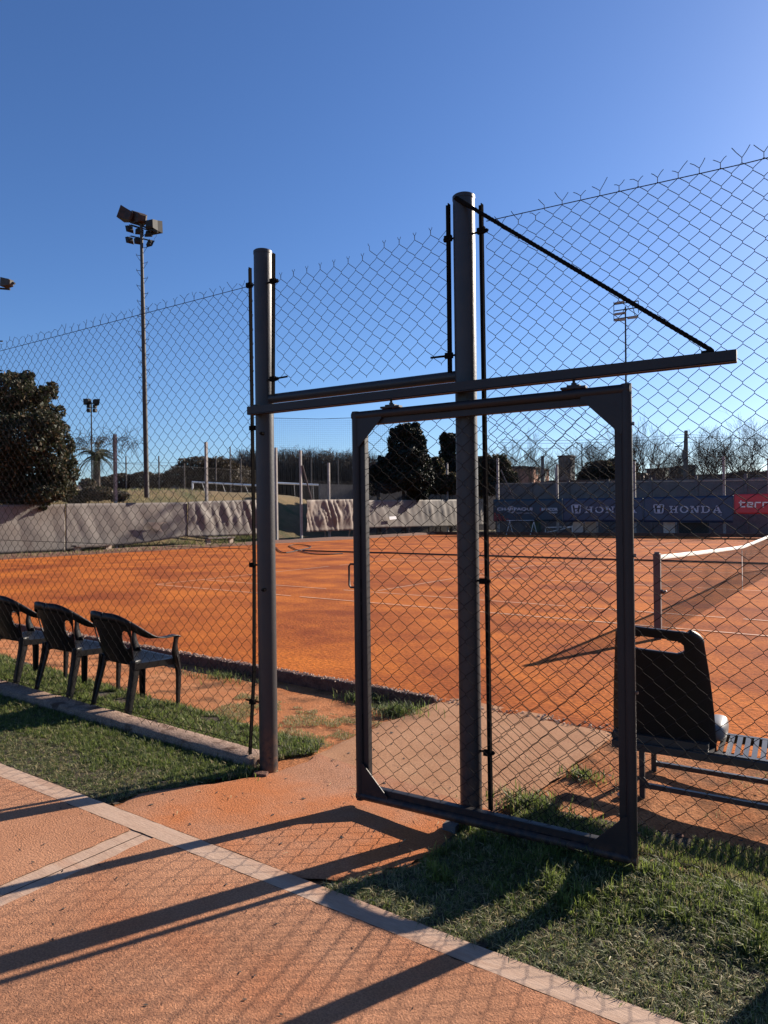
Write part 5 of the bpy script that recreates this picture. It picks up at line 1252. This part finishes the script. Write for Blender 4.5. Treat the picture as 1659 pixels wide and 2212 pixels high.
# floodlight reaching in from the left picture edge
Zl = 20; b = AT(-55, 1090, Zl); lm = empty('floodlight_mast', 'floodlight on an arm reaching in at the left photo edge, pole out of frame', 'floodlight', (b[0], b[1], 0)); lo_ = np.array([b[0], b[1], 0])
MB().tube([(0, 0, 0), AT(-57, 610, Zl)-lo_], [.13, .09], 10).build('pole', MT['galv'], lm, smooth=True)
MB().tube([AT(-70, 617, Zl)-lo_, AT(22, 625, Zl)-lo_], .03, 5).build('cross_arm', MT['farmetal'], lm)
mb = MB(); c = AT(17, 611, Zl)-lo_; lampbox(mb, c, in_cam(-1, .35, .10), (0, 0, 1), .26, 1.0); mb.tube([AT(26, 610, Zl)-lo_, AT(32, 613, Zl)-lo_], .035, 6); mb.build('lamp_head', MT['galv'], lm)
mb = MB(); mb.tube([AT(-57, 736, Zl)-lo_, AT(6, 737, Zl)-lo_], .02, 4); mb.tube([AT(-57, 800, Zl)-lo_, AT(5, 801, Zl)-lo_], .02, 4); mb.build('rungs', MT['farmetal'], lm)

# ------------------------------------------------------------------ football goals on the raised field
def goal(pa, pb, yta, ytb, Za, Zb, zg, label, back=(.12, 2.0)):
    A_ = AT(pa, yta, Za); B_ = AT(pb, ytb, Zb); t = empty('football_goal', label, 'goal', (A_[0], A_[1], zg)); o_ = np.array([A_[0], A_[1], zg])
    A_ = A_-o_; B_ = B_-o_; d = (B_-A_); d /= np.linalg.norm(d); bk = np.array([-d[1], d[0], 0])*back[1]; bk = bk if bk@cF > 0 else -bk
    A0 = A_*[1, 1, 0]; B0 = B_*[1, 1, 0]
    MB().tube([A0, A_], .085, 8).build('post', MT['whitemetal'], t); MB().tube([B0, B_], .085, 8).build('post', MT['whitemetal'], t)
    MB().tube([A_-d*.06, B_+d*.06], .085, 8).build('crossbar', MT['whitemetal'], t)
    mb = MB(); hb = np.array([0, 0, -.35])
    for P in (A_, B_): mb.tube([P, P+bk*.5], .03, 5); mb.tube([P+bk*.5, P*[1, 1, 0]+bk], .03, 5)
    mb.tube([A_+bk*.5, B_+bk*.5], .03, 5); mb.tube([A0+bk, B0+bk], .03, 5)
    for f in (.33, .67): P = A_+(B_-A_)*f; mb.tube([P+bk*.5, P*[1, 1, 0]+bk], .025, 5)
    mb.build('back_frame', MT['whitemetal'], t)
    pl = []; 
    for k in range(15): P = A_+(B_-A_)*k/14; pl.append([P, P+bk*.5, P*[1, 1, .5]+bk*.75, P*[1, 1, 0]+bk])
    for k in range(6):
        f = k/5; off = bk*(.5+.5*f); z = 1-f; pl.append([A_*[1, 1, z]+off, A_*[1, 1, z]+(B_-A_)*[1, 1, z]*.3+off, A_*[1, 1, z]+(B_-A_)*[1, 1, z]*.6+off, B_*[1, 1, z]+off])
    wires('goal_net', pl, .005, 3, MT['galv'], t)
goal(416, 560, 1041, 1049, 66, 58, 2.2, 'white football goal on the raised field, left one')
goal(592, 714, 1043, 1049, 60, 60, 2.2, 'white football goal on the raised field, seen through the gateway')
# high ball-stop net with poles, far fence
bn_ = empty('ball_stop_net', 'tall faint ball stop net beyond the gateway', 'net', AT(680, 1060, 62)*[1, 1, 0]); bo_ = AT(680, 1060, 62)*[1, 1, 0]
pl = []
for k in range(75): px = 545+k*4.2; pl.append([np.array([*AT(px, 1060, 62)[:2], 2.5])-bo_, np.array([*AT(px, 1000, 62)[:2], 6])-bo_, AT(px, 902+4*math.sin((px-545)/140)**2, 62)-bo_])
for y in np.arange(903, 1045, 4.2): pl.append([AT(545, y, 62)-bo_, AT(700, y+2, 62)-bo_, AT(858, y, 62)-bo_])
wires('net_cords', pl, .005, 3, MT['farwire'], bn_)
MB().tube([AT(545, 902, 62)-bo_, AT(690, 905, 62)-bo_, AT(858, 899, 62)-bo_], .02, 4).build('top_cable', MT['farmetal'], bn_)
ff = empty('field_fence', 'far wire fence with dark posts around the football field', 'fence', AT(500, 1060, 72)*[1, 1, 0]); fo = AT(500, 1060, 72)*[1, 1, 0]
for px, yt in ((272, 985), (343, 985), (398, 1000), (466, 985), (497, 965), (520, 990), (730, 990), (545, 985), (672, 990)):
    T_ = AT(px, yt, 72)-fo; MB().tube([np.array([T_[0], T_[1], 1.5]), T_], .07, 6).build('fence_post', MT['concdark'], ff)
MB().tube([AT(250, 1000, 72)-fo, AT(735, 998, 72)-fo], .015, 4).build('top_wire', MT['farwire'], ff)
# street lights and utility pole
def streetlight(px, ytop, Z, arm, label):
    b = AT(px, 1090, Z); e = empty('street_light', label, 'street light', (b[0], b[1], 0)); o_ = np.array([b[0], b[1], 0])
    T_ = AT(px, ytop, Z)-o_; E_ = AT(px+arm, ytop-3, Z)-o_; MB().tube([(0, 0, 0), T_], [.12, .07], 7).build('pole', MT['farmetal'], e); MB().tube([T_, E_], .05, 5).build('arm', MT['farmetal'], e)
    MB().bar(E_-(T_-E_)*.02, E_+(E_-T_)*.35, .25, .12).build('lamp_head', MT['galv'], e)
streetlight(714, 978, 95, -10, 'slim street light above the leafless thicket')
streetlight(1257, 960, 95, -9, 'slim street light between the bare trees inside the gate')
up = AT(1482, 1075, 70); ue = empty('utility_pole', 'tapered concrete utility pole with power lines right of the gate', 'utility pole', (up[0], up[1], 0)); uo = np.array([up[0], up[1], 0])
MB().tube([(0, 0, 0), AT(1481, 990, 70)-uo, AT(1482, 930, 70)-uo], [.30, .24, .17], 9).build('pole', MT['concdark'], ue)
MB().bar(AT(1458, 965, 70)-uo, AT(1474, 963, 70)-uo, .1, .1).build('cross_arm', MT['farmetal'], ue)
MB().box(AT(1478, 982, 70)-uo, (.35, .35, 1.0)).build('junction_box', MT['concdark'], ue)
mb = MB()
for y0, y1 in ((938, 950), (944, 940), (955, 962), (985, 975), (998, 990)):
    for sg, px in ((1, 1900), (-1, 1080)):
        A_ = AT(1482, y0, 70)-uo; E_ = AT(px, y1 if sg > 0 else y0+12, 74)-uo; mb.tube([A_+(E_-A_)*t+np.array([0, 0, -1.2*t*(1-t)]) for t in np.linspace(0, 1, 9)], .022, 3)
mb.build('power_lines', MT['farmetal'], ue)
mb = MB(); mb.tube([AT(1172, 1075, 66), AT(1172, 985, 66)], .16, 7); tag(mb.build('utility_pole', MT['concdark']), 'short concrete pole beside the leafy bush inside the gate', 'utility pole')

# ------------------------------------------------------------------ buildings behind the wall
def building(px0, px1, ytop, Z, m, label, depth=8, wins=(), roof=None, rz=0, ls=1, name='building'):
    p, q = AT(px0, ytop, Z), AT(px1, ytop, Z); h = (p[2]+q[2])/2; c = (p+q)/2; e = empty(name, label, 'building', (c[0], c[1], 0)); o_ = np.array([c[0], c[1], 0])
    d = (q-p); d[2] = 0; L0_ = np.linalg.norm(d); L = L0_*ls; d /= L0_; nn = np.array([d[1], -d[0], 0]); nn = nn if nn@cF > 0 else -nn
    f = MB(); cc = nn*depth/2+np.array([0, 0, h/2]); f.box(cc, (L, depth, h), np.array([d, nn, [0, 0, 1]]).T); f.build('wall', m, e)
    MB().box(nn*depth/2+np.array([0, 0, h+.08]), (L+.3, depth+.3, .22), np.array([d, nn, [0, 0, 1]]).T).build('roof', roof or MT['darkroof'], e)
    for (u, yy, w_, hh_) in wins:
        P = d*(u-.5)*L+np.array([0, 0, AT(px0, yy, Z)[2]]); wd = MB().box(P-nn*.03, (w_, .1, hh_), np.array([d, nn, [0, 0, 1]]).T).build('window', MT['window'], e)
        MB().box(P-nn*.07-np.array([0, 0, hh_/2]), (w_+.15, .08, .08), np.array([d, nn, [0, 0, 1]]).T).build('sill', m, wd)
    e.rotation_euler = (0, 0, rz); return e
building(1035, 1066, 988, 120, MT['plaster'], 'pale narrow tower block behind the leafy bush', 8, [(.3, 1000, 1, 1.2), (.7, 1000, 1, 1.2), (.3, 1018, 1, 1.2), (.7, 1018, 1, 1.2)], rz=1.0)
building(1045, 1140, 1010, 100, MT['darkroof'], 'low shaded building behind the bare tree inside the gate', 8, [(.2, 1025, 1, 1), (.6, 1025, 1, 1)])
building(1142, 1198, 1014, 96, MT['brick'], 'low orange brick building catching the sun inside the gate', 5, rz=1.05, ls=2.0, wins= [(.2, 1022, .9, .8), (.45, 1022, .9, .8), (.75, 1022, .9, .8), (.35, 1034, .9, .8), (.65, 1034, .9, .8)])
building(1222, 1252, 986, 118, MT['block'], 'square dark tower block inside the gate', 2.2, [(.3, 1000, .6, 1.0), (.7, 1015, .6, 1.0)], rz=.9, ls=.8)
building(1372, 1420, 1026, 92, MT['plaster'], 'low pale house right of the gate stile', 4, [(.3, 1034, 1, .8), (.7, 1034, 1, .8)], rz=1.05, ls=1.4)
building(1424, 1455, 1014, 95, MT['darkroof'], 'two storey dark house left of the utility pole', 2.5, [(.3, 1024, 1, .9), (.7, 1024, 1, .9)], rz=.9, ls=.8)
building(1466, 1478, 1008, 150, MT['block'], 'distant grey building just left of the utility pole', 9, [(.5, 1016, 1.4, 1.4)])
building(1490, 1502, 1006, 140, mat('tealblock', (.03, .07, .075), rough=.7), 'distant teal tower just right of the utility pole', 7, [(.5, 1014, 1.2, 1.2)])
building(1500, 1580, 1028, 88, MT['darkroof'], 'long dark roofed house behind the right bare tree', 8, [(.2, 1036, 1, .8), (.5, 1036, 1, .8), (.8, 1036, 1, .8)])
building(1598, 1700, 1022, 86, MT['darkroof'], 'dark house at the right photo edge above the red banner', 8, [(.15, 1032, 1, .8), (.4, 1032, 1, .8)])
building(1192, 1330, 1040, 84, MT['plaster'], 'long low pink building strip over the block wall inside the gate', 5, [(.3, 1044, 1, .4)])
# distant tree line
shrub('tree_line', [(1300, 1020, 42, 26), (1340, 1015, 40, 30), (1275, 1030, 30, 18)], 90, 15000, .2, [MT['leafA'], MT['hedgeA'], MT['leafC']], (3, 3, 2), 'dark leafy tree mass beside the right gate stile', cat='trees', dz=3)
shrub('tree_line', [(1540, 1035, 50, 10), (1480, 1036, 40, 9), (1620, 1030, 60, 14), (1700, 1030, 60, 14), (1400, 1038, 40, 8)], 100, 12000, .2, [MT['leafA'], MT['hedgeA'], MT['leafC']], (3, 3, 2), 'low dark bushes along the top of the block wall on the right', cat='trees', dz=3)
for a in ((1142, 1060, 937, 80, 'bare tree with a broad crown inside the gate, left one', 5, 11, .50, .22), (1398, 1055, 915, 74, 'bare tree with tall rounded crown right of the gate stile', 5, 23, .50, .24), (1432, 1055, 960, 78, 'smaller bare tree between the tall crown and the utility pole', 4, 31, .5, .18),
          (1300, 1055, 950, 88, 'bare tree mostly hidden behind the right gate stile', 5, 41, .5, .22), (1240, 1055, 965, 100, 'small bare tree behind the dark tower block', 4, 43, .5, .2),
          (1530, 1058, 928, 70, 'wide bare tree right of the utility pole', 5, 57, .62, .25), (1600, 1058, 930, 72, 'wide bare tree above the red banner', 5, 61, .62, .25), (1680, 1058, 880, 70, 'tall bare tree cut by the right photo edge', 5, 71, .6, .25), (1480, 1058, 955, 84, 'slim bare tree directly behind the utility pole', 4, 77, .5, .18)):
    baretree(a[0], a[1], a[2], a[3], a[4], a[5], a[6], a[7], a[8]*.75, mn=.0060)
